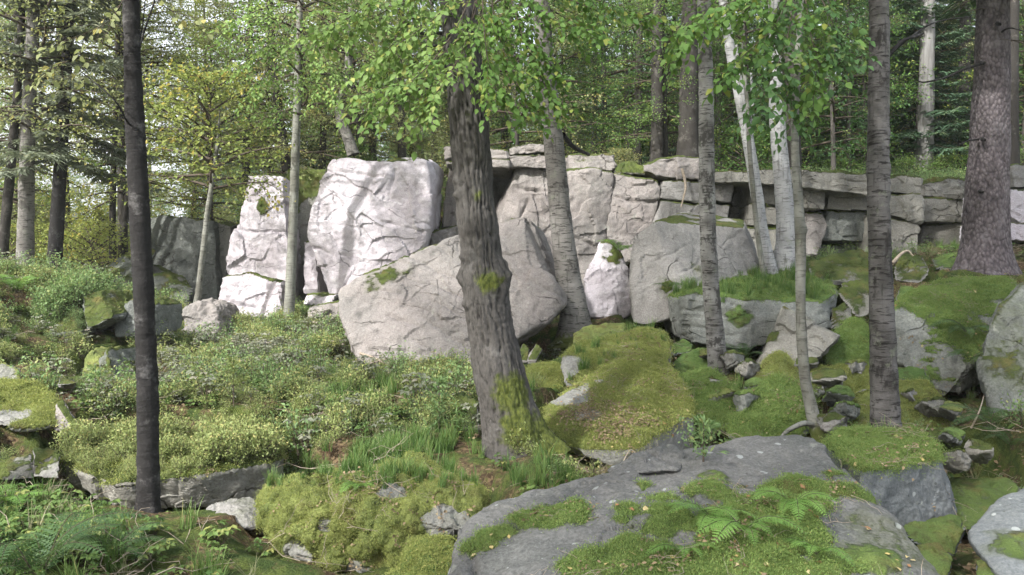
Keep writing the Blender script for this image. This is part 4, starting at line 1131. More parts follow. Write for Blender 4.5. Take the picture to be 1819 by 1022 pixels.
# shared meshes for the wood
LC = [leafy_crown(21, 11, 2.0, 2.5, 60, .085, 7, 34).mesh('leaf_crown_a', [M['twig'], M['lf_green']]),
      leafy_crown(22, 9, 1.3, 2.1, 52, .08, 7, 34).mesh('leaf_crown_b', [M['twig'], M['lf_green']]),
      leafy_crown(23, 13, 3.2, 2.8, 60, .09, 7, 36).mesh('leaf_crown_c', [M['twig'], M['lf_green']])]
LCH = [11, 9, 13]
SC = [spruce_crown(31, 15, 2.2, 2.6).mesh('spruce_crown_a', [M['twig'], M['needle']]),
      spruce_crown(32, 12, .8, 2.3).mesh('spruce_crown_b', [M['twig'], M['needle']])]
SCH = [15, 12]
BUSH = [leafy_crown(41, 2.0, .15, 1.15, 30, .075, 5, 26, .5).mesh('bush_crown_a', [M['twig'], M['lf_green']]),
        leafy_crown(42, 1.4, .1, .95, 26, .065, 5, 26, .5).mesh('bush_crown_b', [M['twig'], M['lf_green']])]
TR = []
for s_, H_, r_ in ((1, 11, .12), (2, 9, .08), (3, 13, .16), (4, 15, .2), (5, 12, .13)):
    V_, F_, rg, ms = simple_trunk(s_, H_, r_, .0, .08 if s_ > 3 else .14)
    TR.append(mk_mesh('wood_trunk', V_, F_, [M['bark_far']], vattr={'ridge': rg + .5, 'moss': ms}))


def mat_slot(o, i, m):
    o.material_slots[i].link = 'OBJECT'
    o.material_slots[i].material = m


def wood_tree(kind, v, x, y, sc, rot, leafm, label, group, bark=None, name=None, wide=1.0):
    z = float(hgt([x], [y])[0]) - .05
    nm = name or ('spruce_tree' if kind == 's' else 'leafy_tree')
    t = thing(nm, label, 'tree', (x, y, z), group)
    t.rotation_euler = (0, 0, rot)
    t.scale = (sc * wide, sc * wide, sc)
    a = obj('trunk', TR[3 + v] if kind == 's' else TR[v], t)
    if bark: mat_slot(a, 0, M[bark])
    c = obj('crown', SC[v] if kind == 's' else LC[v], t)
    if leafm: mat_slot(c, 1, M[leafm])
    return t


# ---- the near trees
def near_tree(name, label, pts, bark, mat, k, n, top=11.0, topr=.05, crown=None, leafm='lf_green', burls=(), flares=(), mossf=None, seed=0, group=None):
    P, rad = px_path(pts, n)
    base = P[0].copy()
    up = P[-1] - P[-8]
    up = up / np.linalg.norm(up)
    up = unit(up * .6 + np.array((0, 0, .5)))
    zt = max(top - P[-1][2], .3)
    m = 10
    tt = np.linspace(0, 1, m + 1)[1:, None]
    E = P[-1] + tt * zt / up[2] * up
    P2 = np.vstack([P, E]); r2 = np.r_[rad, np.linspace(rad[-1], topr, m + 1)[1:]]
    V, F, rg, ms = trunk_shape(P2, r2, k, bark, burls, flares, mossf, seed)
    t = thing(name, label, 'tree', base, group)
    obj('trunk', mk_mesh(name + '_trunk', V - base, F, [M[mat]], vattr={'ridge': rg, 'moss': ms}), t)
    if crown is not None:
        v, sc, dz = crown
        c = obj('crown', LC[v], t)
        q = P2[-m // 2] - base
        c.location = (q[0], q[1], top - LCH[v] * sc + dz - base[2])
        c.scale = (sc, sc, sc)
        c.rotation_euler = (0, 0, seed * 1.3)
        mat_slot(c, 1, M[leafm])
    return t, base, P2, r2


def low_moss(h, st=1.0, side=None):
    def f(V, N, s):
        a = st * np.exp(-np.clip(s - .1, 0, 9) / h)
        if side is not None:
            a = a * (.35 + .65 * np.clip(N @ np.array(side), 0, 1))
        return a
    return f


TA = near_tree('slim_tree', 'slim dark brown trunk standing in front of the rock ledge at the left', [(266, 925, 6.0, 50), (264, 895, 6.0, 39), (262, 700, 6.0, 36), (257, 560, 6.0, 34), (249, 400, 6.0, 34), (240, 230, 6.0, 32), (235, 100, 6.0, 28), (232, -20, 6.0, 27)],
               'birch', 'bark_dark', 48, 200, 12, .04, (0, .8, .8), 'lf_olive', seed=3, flares=[(.3, .05, .1, .4), (2.4, .05, .1, .4), (4.5, .05, .1, .4)], burls=[(W(270, 330, 5.95), .06, .015), (W(250, 510, 5.95), .05, .015)])


def moss_mid(V, N, s):
    a = .95 * np.exp(-np.clip(s - .15, 0, 9) / .45) * np.clip(.25 + N[:, 0] * .9, 0, 1)
    for c, r, st in ((W(850, 345, 6.75), .13, .8), (W(870, 500, 6.75), .2, .75), (W(900, 480, 6.8), .1, .6), (W(915, 700, 6.75), .3, .75), (W(930, 760, 6.7), .3, .8), (W(835, 200, 6.8), .15, .45)):
        a = np.maximum(a, st * np.exp(-(np.linalg.norm(V - c, axis=1) / r) ** 2))
    return a


TB = near_tree('old_tree', 'thick leaning old trunk with burls and plated bark in the centre', [(926, 825, 7.0, 118), (915, 790, 7.0, 106), (903, 740, 7.0, 92), (890, 680, 7.0, 86), (876, 600, 7.0, 80), (864, 540, 7.0, 76), (856, 470, 7.0, 70), (846, 380, 7.0, 66), (838, 280, 7.0, 66), (829, 180, 7.0, 64), (820, 80, 7.0, 62), (813, -30, 7.0, 62)],
               'plates', 'bark_old', 132, 300, 12, .06, (2, .75, .5), 'lf_green', seed=5,
               burls=[(W(822, 492, 6.95), .07, .06), (W(826, 455, 6.95), .05, .03), (W(903, 492, 6.9), .13, .10), (W(905, 465, 6.95), .07, .04), (W(846, 345, 6.75), .09, .06), (W(812, 345, 6.9), .05, .045), (W(812, 320, 6.9), .04, .03), (W(826, 540, 6.9), .05, .04), (W(793, 70, 6.9), .06, .03)],
               flares=[(math.pi * 1.0, .17, .3, .42), (.1, .06, .3, .5), (math.pi * .68, .10, .25, .3), (math.pi * .35, .08, .2, .3)], mossf=moss_mid)
TC = near_tree('leaning_birch', 'grey birch with a leaning trunk between the big boulder and the angular block', [(1024, 612, 12.9, 92), (1022, 590, 12.9, 64), (1018, 540, 12.9, 48), (1006, 470, 12.9, 43), (996, 390, 12.9, 38), (988, 300, 12.9, 36), (978, 200, 12.9, 33), (968, 100, 12.9, 30), (960, -30, 12.9, 28)],
               'birch', 'bark_birch', 48, 160, 13, .05, (2, .8, .5), 'lf_bright', seed=7, flares=[(math.pi, .2, .12, .35), (.3, .08, .15, .4)], mossf=low_moss(.25, .7))
TD = near_tree('spotted_birch', 'straight birch with black and white spotted bark in front of the angular block', [(1281, 690, 10.4, 50), (1277, 660, 10.4, 38), (1270, 590, 10.4, 31), (1262, 500, 10.4, 29), (1257, 400, 10.4, 28), (1255, 280, 10.4, 27), (1254, 150, 10.4, 25), (1250, -30, 10.4, 23)],
               'birch', 'bark_spot', 40, 140, 12, .04, (0, .8, 1.0), 'lf_green', seed=9, flares=[(.2, .06, .1, .4)], mossf=low_moss(.2, .8))
TE = near_tree('white_birch', 'thinner of two white birches on the mossy block, trunk leaning left', [(1374, 500, 13.6, 24), (1368, 470, 13.6, 21), (1356, 420, 13.6, 20), (1345, 350, 13.6, 21), (1334, 280, 13.6, 20), (1322, 210, 13.6, 20), (1310, 150, 13.6, 19), (1296, 80, 13.6, 17), (1280, -30, 13.6, 15)],
               'birch', 'bark_white', 28, 110, 12, .03, (1, .7, .5), 'lf_yellow', seed=11)
TF = near_tree('white_birch', 'thicker of two white birches on the mossy block, fluted pale foot', [(1396, 500, 13.8, 46), (1395, 475, 13.8, 40), (1396, 420, 13.8, 34), (1393, 350, 13.8, 30), (1386, 280, 13.8, 28), (1380, 200, 13.8, 26), (1378, 100, 13.8, 22), (1374, -30, 13.8, 20)],
               'birch', 'bark_white', 32, 110, 13, .04, (0, .8, .5), 'lf_dark', seed=13, flares=[(math.pi * .5, .05, .3, .3), (math.pi * .9, .05, .3, .3), (.2, .05, .3, .3)])
TE2 = near_tree('dead_sapling', 'thin dark leaning stem in front of the thinner white birch', [(1358, 500, 13.3, 11), (1352, 460, 13.3, 10), (1344, 400, 13.3, 9), (1337, 330, 13.3, 9), (1331, 260, 13.3, 8), (1328, 190, 13.3, 7), (1320, 110, 13.3, 6)], 'smooth', 'bark_lichen', 10, 40, 5.4, .008, None, seed=15)
TG = near_tree('crooked_tree', 'thin crooked lichen grey trunk with a bent foot left of the banded birch', [(1462, 790, 7.7, 34), (1450, 758, 7.8, 26), (1440, 720, 7.9, 22), (1430, 670, 7.9, 19), (1424, 600, 7.9, 18), (1422, 520, 7.9, 17), (1422, 430, 7.9, 19), (1418, 350, 7.9, 16), (1412, 260, 7.9, 14), (1414, 160, 7.9, 13), (1420, 60, 7.9, 11), (1424, -30, 7.9, 10)],
               'smooth', 'bark_lichen', 24, 140, 8.5, .015, (1, .6, .6), 'lf_green', seed=17, burls=[(W(1432, 408, 7.9), .04, .025), (W(1416, 350, 7.9), .03, .012)], mossf=low_moss(.2, .8))
TH = near_tree('banded_birch', 'dark banded birch trunk behind the moss capped boulder at the right', [(1577, 800, 7.8, 60), (1574, 765, 7.8, 53), (1571, 690, 7.8, 47), (1567, 580, 7.8, 42), (1563, 450, 7.8, 38), (1560, 320, 7.8, 37), (1561, 180, 7.8, 35), (1562, 60, 7.8, 33), (1560, -40, 7.8, 32)],
               'birch', 'bark_band', 56, 200, 13, .05, (2, .8, .5), 'lf_dark', seed=19, burls=[(W(1548, 50, 7.75), .05, .02), (W(1578, 300, 7.75), .06, .015)])
TI = near_tree('old_spruce', 'massive spruce trunk with scaly purple grey bark at the right', [(1746, 500, 13.0, 116), (1748, 470, 13.0, 92), (1750, 430, 13.0, 78), (1752, 360, 13.0, 70), (1756, 280, 13.0, 65), (1760, 180, 13.0, 59), (1763, 80, 13.0, 54), (1765, -40, 13.0, 50)],
               'scales', 'bark_spruce', 72, 160, 14, .12, None, seed=21, flares=[(math.pi * .4, .12, .25, .35), (math.pi * .85, .15, .22, .35), (.1, .15, .22, .4)])
c_ = obj('crown', SC[0], TI[0]); c_.location = (0.1, 0, 3.2); c_.scale = (1.05, 1.05, .9)
TK = near_tree('slim_birch', 'slim pale birch standing right in front of the pale cliff slabs', [(513, 570, 15.4, 22), (514, 545, 15.4, 19), (518, 460, 15.4, 17), (521, 380, 15.4, 16), (524, 300, 15.4, 15), (527, 220, 15.4, 14), (530, 130, 15.4, 13), (532, 40, 15.4, 11), (535, -40, 15.4, 10)],
               'birch', 'bark_lichen', 20, 90, 10.5, .02, (1, .85, .6), 'lf_bright', seed=23)
TL = near_tree('slim_birch', 'slim white birch with a curved top in front of the dark block', [(346, 590, 15.8, 16), (349, 545, 15.8, 13), (353, 515, 15.8, 11), (358, 470, 15.8, 10), (364, 420, 15.8, 10), (368, 380, 15.8, 9), (376, 330, 15.8, 8), (384, 280, 15.8, 7)], 'birch', 'bark_lichen', 12, 50, 4.8, .01, None, seed=25)
c_ = obj('crown', BUSH[0], TL[0]); c_.location = (.35, 0, 2.6); c_.scale = (1.25, 1.25, 1.25); mat_slot(c_, 1, M['lf_yellow'])
TM = near_tree('twin_tree', 'pale sided trunk of the twin tree at the far left, nearer the picture edge', [(42, 515, 16.5, 36), (44, 480, 16.5, 30), (46, 400, 16.5, 27), (48, 300, 16.5, 24), (52, 180, 16.5, 22), (58, 60, 16.5, 20), (62, -40, 16.5, 18)], 'birch', 'bark_birch', 20, 80, 12, .05, (0, .9, .4), 'lf_olive', seed=27)
TM2 = near_tree('twin_tree', 'dark trunk of the twin tree at the far left, beside the pale sided one', [(98, 500, 17.2, 30), (98, 460, 17.2, 26), (102, 380, 17.2, 23), (108, 280, 17.2, 21), (116, 150, 17.2, 19), (124, 30, 17.2, 17), (128, -40, 17.2, 16)], 'smooth', 'bark_dark', 18, 80, 13, .04, None, seed=29)
c_ = obj('crown', SC[1], TM2[0]); c_.location = (.25, 0, 2.0); c_.scale = (.9, .9, .95); mat_slot(c_, 1, M['needle_grey'])
TN0 = near_tree('edge_tree', 'leaning dark trunk cut off by the left picture edge', [(4, 520, 17, 20), (6, 440, 17, 17), (16, 330, 17, 16), (28, 200, 17, 14), (36, 80, 17, 12), (40, -40, 17, 11)], 'smooth', 'bark_far', 12, 50, 11, .03, None, seed=30)
for q, (lab, pts) in enumerate([('thin dark stem behind the left trunk, straight one of the pair', [(200, 460, 19.5, 13), (200, 380, 19.5, 11), (202, 300, 19.5, 10), (206, 180, 19.5, 9), (210, 40, 19.5, 8)]),
                               ('thin dark stem close to the left trunk, curving right', [(216, 460, 20, 13), (222, 390, 20, 12), (232, 320, 20, 11), (240, 220, 20, 10), (246, 60, 20, 9)]),
                               ('dark leaning trunk on top of the pale left cliff slab', [(510, 305, 19.6, 19), (504, 260, 19.6, 17), (495, 200, 19.6, 16), (487, 130, 19.6, 14), (480, 30, 19.6, 12)]),
                               ('slim grey trunk left of the pale cliff end', [(437, 330, 21, 14), (438, 250, 21, 12), (440, 170, 21, 11), (444, 60, 21, 10)]),
                               ('bent grey birch trunk above the largest pale block', [(628, 275, 19.4, 22), (618, 245, 19.4, 20), (606, 215, 19.4, 18), (604, 185, 19.4, 16), (616, 140, 19.4, 14), (622, 60, 19.4, 12)]),
                               ('slender trunk behind the bent birch above the cliff', [(644, 275, 20.5, 13), (636, 220, 20.5, 12), (628, 150, 20.5, 11), (622, 40, 20.5, 10)]),
                               ('dark straight trunk left of the paired spruces above the cliff', [(1167, 290, 20.5, 26), (1168, 220, 20.5, 23), (1168, 130, 20.5, 22), (1170, 20, 20.5, 20)]),
                               ('broad dark trunk above the cliff left of the spotted birch', [(1222, 285, 20, 44), (1223, 230, 20, 36), (1224, 150, 20, 34), (1226, 20, 20, 30)]),
                               ('brown trunk behind the thicker white birch', [(1410, 310, 20, 30), (1408, 240, 20, 27), (1406, 150, 20, 26), (1404, 20, 20, 24)]),
                               ('grey trunk left of the massive spruce in the background', [(1712, 300, 24, 22), (1713, 200, 24, 20), (1714, 100, 24, 19), (1715, -10, 24, 18)]),
                               ('dark trunk right of the massive spruce', [(1797, 320, 20, 26), (1798, 230, 20, 22), (1798, 120, 20, 20), (1800, -10, 20, 19)])]):
    near_tree('wood_trunk_tree', lab, pts, 'smooth', 'bark_birch' if lab.startswith('bent grey birch') else 'bark_far', 14, 50, 10.5, .04, (q % 3, .75, .7) if q < 6 else None, 'lf_olive' if q < 6 else 'lf_dark', seed=40 + q)
TJ = near_tree('dead_tree', 'bleached bare dead trunk standing in the wood behind the cliff', [(1640, 300, 22.5, 34), (1644, 250, 22.5, 27), (1646, 150, 22.5, 25), (1648, 50, 22.5, 23), (1648, -40, 22.5, 22)], 'smooth', 'dead_wood', 16, 60, 7.5, .1, None, seed=60)


def limb(t, base, pts, mat, w0, w1, name='branch', n=14):
    P = spline([W(*q) for q in pts], n)
    mb = MB()
    mb.tube(P - base, np.linspace(w0, w1, n), 6)
    return obj(name, mb.mesh('branch', [M[mat]]), t)


limb(TH[0], TH[1], [(1570, 110, 7.8), (1600, 75, 7.9), (1622, 66, 8.0), (1640, 60, 8.1)], 'bark_dark', .022, .012)
limb(TH[0], TH[1], [(1576, 98, 7.8), (1590, 88, 7.9), (1615, 68, 8.0), (1660, 40, 8.2), (1720, 30, 8.4)], 'bark_dark', .018, .006)
limb(TI[0], TI[1], [(1748, 112, 12.8), (1715, 122, 12.5), (1680, 138, 12.3), (1645, 146, 12.2), (1632, 145, 12.2)], 'bark_dark', .028, .01)
limb(TI[0], TI[1], [(1738, 248, 12.8), (1722, 250, 12.6), (1705, 256, 12.5)], 'bark_dark', .02, .006)
limb(TI[0], TI[1], [(1775, 60, 12.8), (1795, 50, 12.6), (1830, 60, 12.4)], 'bark_dark', .02, .006)
for a_ in ((1772, 42), (1742, 112), (1745, 247), (1741, 340)):
    limb(TI[0], TI[1], [(a_[0], a_[1], 12.75), (a_[0] + 2, a_[1] + 1, 12.66), (a_[0] + 5, a_[1] + 2, 12.6)], 'bark_dark', .035, .02, 'branch_stub', 4)
limb(TB[0], TB[1], [(802, 66, 7.0), (775, 58, 7.0), (750, 60, 6.9), (720, 40, 6.8)], 'bark_dark', .022, .008)
limb(TB[0], TB[1], [(796, 72, 7.0), (778, 80, 6.9), (755, 88, 6.8), (730, 120, 6.7)], 'bark_dark', .016, .005)
limb(TA[0], TA[1], [(242, 232, 6.0), (225, 215, 5.9), (205, 180, 5.8), (160, 140, 5.8), (120, 110, 5.8)], 'bark_dark', .009, .003)
limb(TA[0], TA[1], [(246, 90, 6.0), (258, 50, 6.0), (272, 10, 6.0), (280, -20, 6.0)], 'bark_dark', .009, .005)
limb(TA[0], TA[1], [(247, 80, 6.0), (254, 40, 6.1), (258, 0, 6.1)], 'bark_dark', .006, .003)
limb(TG[0], TG[1], [(1415, 200, 7.9), (1440, 182, 8.0), (1465, 168, 8.1), (1490, 150, 8.2)], 'bark_lichen', .009, .003)
limb(TC[0], TC[1], [(1000, 240, 13.2), (1020, 262, 14.2), (1046, 275, 15.4)], 'bark_dark', .05, .03)
TEb = limb(TE[0], TE[1], [(1329, 270, 13.6), (1336, 230, 13.6), (1337, 190, 13.6), (1334, 130, 13.6)], 'bark_white', .04, .02)
limb(TE[0], TE[1], [(1326, 240, 13.6), (1322, 180, 13.5), (1314, 130, 13.5), (1308, 80, 13.5)], 'bark_white', .035, .02)
limb(TC[0], TC[1], [(1026, 590, 12.7), (1060, 598, 12.5), (1090, 590, 12.4)], 'bark_birch', .09, .04, 'root')
limb(TD[0], TD[1], [(1290, 672, 10.3), (1302, 684, 10.2), (1315, 692, 10.1)], 'bark_birch', .03, .015, 'root')
limb(TG[0], TG[1], [(1452, 760, 7.8), (1430, 752, 7.7), (1400, 765, 7.6), (1385, 780, 7.5)], 'bark_lichen', .035, .015, 'root')
limb(TG[0], TG[1], [(1462, 755, 7.8), (1485, 745, 7.8), (1500, 760, 7.7)], 'bark_lichen', .02, .008, 'root')

# ------------------------------------------------------------------ the wood behind
g = np.random.default_rng(77)
placed = []


def free(x, y, dmin):
    return all((x - a) ** 2 + (y - b) ** 2 > dmin * dmin for a, b in placed)


def stand(n, d0, d1, u0, u1, dmin, fn):
    c = 0
    for _ in range(n * 30):
        d = g.uniform(d0, d1)
        px = g.uniform(u0, u1)
        x = (px - 909.5) / FPX * d
        if free(x, d, dmin):
            placed.append((x, d)); fn(x, d, px); c += 1
            if c >= n: break


def t_left(x, y, px):
    v = int(g.integers(0, 3))
    m = g.choice(['lf_yellow', 'lf_olive', 'lf_olive', 'lf_yellow', 'lf_green'])
    wood_tree('l', v, x, y, g.uniform(.75, 1.05), g.random() * 6, m, 'slender pale leaved tree in the open wood left of the cliff', 'open wood at the left', name='leafy_tree')


def t_mid(x, y, px):
    v = int(g.integers(0, 3))
    m = g.choice(['lf_green', 'lf_bright', 'lf_olive', 'lf_dark', 'lf_yellow'])
    wood_tree('l', v, x, y, g.uniform(.7, 1.0), g.random() * 6, m, 'green leafy tree on the plateau behind the cliff', 'leafy trees behind the cliff')


def t_spruce(x, y, px):
    v = int(g.integers(0, 2))
    wood_tree('s', v, x, y, g.uniform(.8, 1.15), g.random() * 6, None, 'dark spruce in the dense wood behind the right half of the cliff', 'spruces behind the cliff')


stand(6, 21, 34, -60, 440, 2.4, t_left)
stand(12, 20.5, 34, 440, 1150, 1.9, t_mid)
stand(12, 20.5, 34, 950, 1500, 1.8, t_mid)
stand(7, 20.3, 25, 560, 1750, 1.3, t_mid)
stand(5, 21, 30, 1450, 1900, 1.8, t_mid)
stand(20, 22, 36, 1040, 1900, 1.9, t_spruce)
stand(3, 20, 27, -30, 330, 2.2, lambda x, y, px: t_left(x, y, px))
stand(14, 34, 46, 250, 1950, 2.4, lambda x, y, px: (t_left if px < 500 else t_mid if px < 1000 else t_spruce)(x, y, px))


def bush(x, y, sc, m, label, group, v=0, z=None):
    z = float(hgt([x], [y])[0]) - .05 if z is None else z
    t = thing('shrub', label, 'shrub', (x, y, z), group)
    t.rotation_euler = (0, 0, g.random() * 6); t.scale = (sc, sc, sc)
    c = obj('foliage', BUSH[v], t); mat_slot(c, 1, M[m])


stand(26, 19.8, 25, 420, 1900, .8, lambda x, y, px: bush(x, y, g.uniform(.55, 1.0), g.choice(['lf_green', 'lf_dark', 'lf_olive', 'lf_bright']), 'leafy green undergrowth shrub along the top of the cliff', 'shrubs on the cliff top', int(g.integers(0, 2))))
stand(8, 22.5, 30, 200, 420, .9, lambda x, y, px: bush(x, y, g.uniform(.6, 1.2), 'lf_olive', '', 'shrubs in the open wood', 1))
stand(15, 18, 30, -60, 200, .9, lambda x, y, px: bush(x, y, g.uniform(.6, 1.2), g.choice(['lf_olive', 'lf_yellow', 'lf_green']), 'pale undergrowth shrub in the open wood at the left', 'shrubs in the open wood', int(g.integers(0, 2))))
# unseen trees added round the viewer to throw shade into the view
for (x, y, v, sc, m, lab) in [(-6.2, -3.0, 2, .95, 'lf_green', 'unseen leafy tree added for shade behind the viewer at the left'), (-1.6, -5.5, 0, 1.1, 'lf_green', 'unseen leafy tree added for shade straight behind the viewer'), (-3.4, 1.0, 2, 1.0, 'lf_green', 'leafy tree added for shade close left of the viewer, out of the picture'),
                          
                          (-5.6, 5.6, 0, 1.0, 'lf_green', 'unseen leafy tree added for shade beyond the left picture edge')]:
    t = wood_tree('l', v, x, y, sc, x, m, lab, None)
    for c in t.children:
        if c.name.startswith('crown'): c.location.z += 3.0

# ------------------------------------------------------------------ scattering
PROTO = {}


def proto(coll, meshes):
    c = bpy.data.collections.new(coll)
    for i, me in enumerate(meshes):
        o = bpy.data.objects.new('%s_%02d' % (coll, i), me)
        c.objects.link(o)
    PROTO[coll] = (c, len(meshes))


def scatter(name, coll, P, N, scale, label=None, parent=None, tilt=.5, seed=1):
    """One object: every point of P carries one plant of the collection."""
    n = len(P)
    if n == 0:
        return None
    gg = np.random.default_rng(seed)
    c, k = PROTO[coll]
    up = unit(np.array((0, 0, 1.0)) * (1 - tilt) + N * tilt + gg.normal(size=(n, 3)) * .08)
    # euler: turn about z, then lean to up
    ry = np.arctan2(up[:, 0], up[:, 2])
    rx = -np.arcsin(np.clip(up[:, 1], -1, 1))
    spin = gg.random(n) * 6.283
    # matrix = Ry(ry) Rx(rx) Rz(spin) -> euler XYZ
    cy, sy, cx, sx, cz, sz = np.cos(ry), np.sin(ry), np.cos(rx), np.sin(rx), np.cos(spin), np.sin(spin)
    r00 = cy * cz + sy * sx * sz; r10 = cx * sz; r20 = -sy * cz + cy * sx * sz
    r21 = sy * sz + cy * sx * cz; r22 = cy * cx
    e = np.c_[np.arctan2(r21, r22), -np.arcsin(np.clip(r20, -1, 1)), np.arctan2(r10, r00)]
    off = np.array(parent.location) if parent is not None else np.zeros(3)
    me = bpy.data.meshes.new(name)
    me.vertices.add(n)
    me.vertices.foreach_set('co', (P - off).astype(np.float32).ravel())
    a = me.attributes.new('rot', 'FLOAT_VECTOR', 'POINT'); a.data.foreach_set('vector', e.astype(np.float32).ravel())
    a = me.attributes.new('scl', 'FLOAT', 'POINT'); a.data.foreach_set('value', np.asarray(scale, np.float32))
    a = me.attributes.new('idx', 'INT', 'POINT'); a.data.foreach_set('value', gg.integers(0, k, n).astype(np.int32))
    o = obj(name, me, parent, None, label, None, None, 'stuff')
    ng = bpy.data.node_groups.new(name, 'GeometryNodeTree')
    ng.interface.new_socket('Geometry', in_out='INPUT', socket_type='NodeSocketGeometry')
    ng.interface.new_socket('Geometry', in_out='OUTPUT', socket_type='NodeSocketGeometry')
    nd = ng.nodes
    gi, go = nd.new('NodeGroupInput'), nd.new('NodeGroupOutput')
    ip = nd.new('GeometryNodeInstanceOnPoints')
    ci = nd.new('GeometryNodeCollectionInfo')
    ci.inputs[0].default_value = c
    ci.inputs['Separate Children'].default_value = True
    ci.inputs['Reset Children'].default_value = True
    ip.inputs['Pick Instance'].default_value = True

    def named(nm, typ):
        q = nd.new('GeometryNodeInputNamedAttribute'); q.data_type = typ; q.inputs[0].default_value = nm
        return q.outputs[0]
    L = ng.links.new
    L(gi.outputs[0], ip.inputs['Points'])
    L(ci.outputs[0], ip.inputs['Instance'])
    L(named('idx', 'INT'), ip.inputs['Instance Index'])
    L(named('rot', 'FLOAT_VECTOR'), ip.inputs['Rotation'])
    L(named('scl', 'FLOAT'), ip.inputs['Scale'])
    L(ip.outputs[0], go.inputs[0])
    md = o.modifiers.new('plants', 'NODES')
    md.node_group = ng
    return o


M['lf_bil'] = leaf_mat('bilberry_leaf', (.20, .265, .095), (.29, .345, .13), (.40, .37, .15), .38, .18)
M['lf_bilg'] = leaf_mat('green_bilberry_leaf', (.125, .22, .085), (.19, .29, .115), (.3, .33, .13), .38, .18)
M['lf_herb'] = leaf_mat('herb_leaf', (.075, .15, .04), (.13, .21, .06), (.27, .28, .09), .35, .3)
M['lf_grey'] = leaf_mat('greyish_bramble_leaf', (.13, .15, .10), (.2, .22, .16), (.33, .29, .24), .3, .4)
M['grass'] = leaf_mat('grass_blade', (.075, .16, .045), (.13, .22, .06), (.3, .29, .12), .35, .3)
M['drygrass'] = leaf_mat('dry_grass_blade', (.15, .16, .08), (.22, .22, .12), (.3, .28, .18), .3, .3)
M['mosst'] = leaf_mat('moss_frond', (.20, .245, .07), (.29, .335, .10), (.35, .31, .12), .3, .3, .8)
M['mossgt'] = leaf_mat('green_moss_frond', (.13, .21, .06), (.20, .295, .085), (.28, .3, .1), .3, .3, .8)
M['fern'] = leaf_mat('fern_frond', (.13, .27, .06), (.19, .34, .085), (.28, .36, .1), .4, .3)
M['ferndark'] = leaf_mat('dark_fern_frond', (.045, .10, .04), (.075, .14, .05), (.14, .18, .06), .35, .3)
M['litter'] = leaf_mat('dead_leaf', (.14, .10, .06), (.22, .165, .10), (.38, .31, .18), .2, .5, .7)


def bil(seed, m, h=.2, stems=11, per=20, leaf=.021):
    g_ = np.random.default_rng(seed); mb = MB()
    for i in range(stems):
        az = g_.random() * 6.28; le = g_.uniform(.1, .7)
        d = np.array((math.cos(az) * le, math.sin(az) * le, 1.0)); d /= np.linalg.norm(d)
        l = h * g_.uniform(.6, 1.15)
        b = np.array((math.cos(az), math.sin(az), 0)) * g_.random() * .05
        P = b + np.linspace(0, 1, 4)[:, None] * d * l
        mb.tube(P, np.linspace(.0022, .001, 4), 3, 0)
        s = g_.random(per) ** .6
        pos = b + s[:, None] * d * l + g_.normal(size=(per, 3)) * .022
        mb.leaves(pos, d * .4 + g_.normal(size=(per, 3)), np.array((0, 0, 1.0)) + g_.normal(size=(per, 3)) * .6, leaf * g_.uniform(.7, 1.3, per), leaf * .6, 1, np.clip(.2 + .5 * s + .25 * g_.normal(size=per), 0, 1))
    return mb.mesh('bilberry', [M['twig'], M[m]])


def grass_tuft(seed, m, h=.22, n=34, lean=.6, w=.004):
    g_ = np.random.default_rng(seed); mb = MB()
    az = g_.random(n) * 6.28; l = h * g_.uniform(.5, 1.15, n); le = g_.uniform(.15, 1.0, n) * lean
    b = g_.normal(size=(n, 3)) * .025 * np.array((1, 1, 0))
    out = np.c_[np.cos(az), np.sin(az), az * 0]
    side = np.c_[-np.sin(az), np.cos(az), az * 0]
    V, F = [], []
    for k, s in enumerate((0, .4, .75, 1.0)):
        c = b + out * (le * l * s ** 1.8)[:, None] + np.array((0, 0, 1)) * (l * (s - .28 * le * s ** 2.5))[:, None]
        ww = w * (1 - s) + .0006
        V += [c - side * ww, c + side * ww]
    V = np.stack(V, 1).reshape(-1, 3)
    q = np.array([[0, 1, 3, 2], [2, 3, 5, 4], [4, 5, 7, 6]])
    F = (np.arange(n)[:, None, None] * 8 + q[None]).reshape(-1, 4)
    mb.add(V, F, 0, np.repeat(g_.random(n), 3))
    return mb.mesh('grass_tuft', [M[m]])


def moss_tuft(seed, m, n=34, h=.011, r=.032):
    g_ = np.random.default_rng(seed); mb = MB()
    b = np.c_[g_.normal(size=(n, 2)) * r, np.zeros(n) - .004]
    ax = np.c_[g_.normal(size=(n, 2)) * .6, np.ones(n)]
    mb.leaves(b, ax, g_.normal(size=(n, 3)), h * g_.uniform(.5, 1.3, n), .0055, 0, g_.random(n))
    return mb.mesh('moss_tuft', [M[m]])


def herb(seed, m, n=14, h=.14, leaf=.05):
    g_ = np.random.default_rng(seed); mb = MB()
    for i in range(n):
        az = g_.random() * 6.28; r = g_.random() * .12
        t_ = np.array((math.cos(az) * r, math.sin(az) * r, h * g_.uniform(.3, 1.1)))
        mb.tube(np.linspace(0, 1, 3)[:, None] * t_, .0014, 3, 0)
        k = 3
        aa = az + np.array((-1.1, 0, 1.1)) + g_.normal() * .3
        mb.leaves(np.repeat(t_[None], k, 0), np.c_[np.cos(aa), np.sin(aa), np.full(k, -.15)], np.array((0, 0, 1.0)) + g_.normal(size=(k, 3)) * .3, leaf * g_.uniform(.7, 1.2), leaf * .62, 1, np.full(k, g_.random()), ovate=True)
    return mb.mesh('herb', [M['twig'], M[m]])


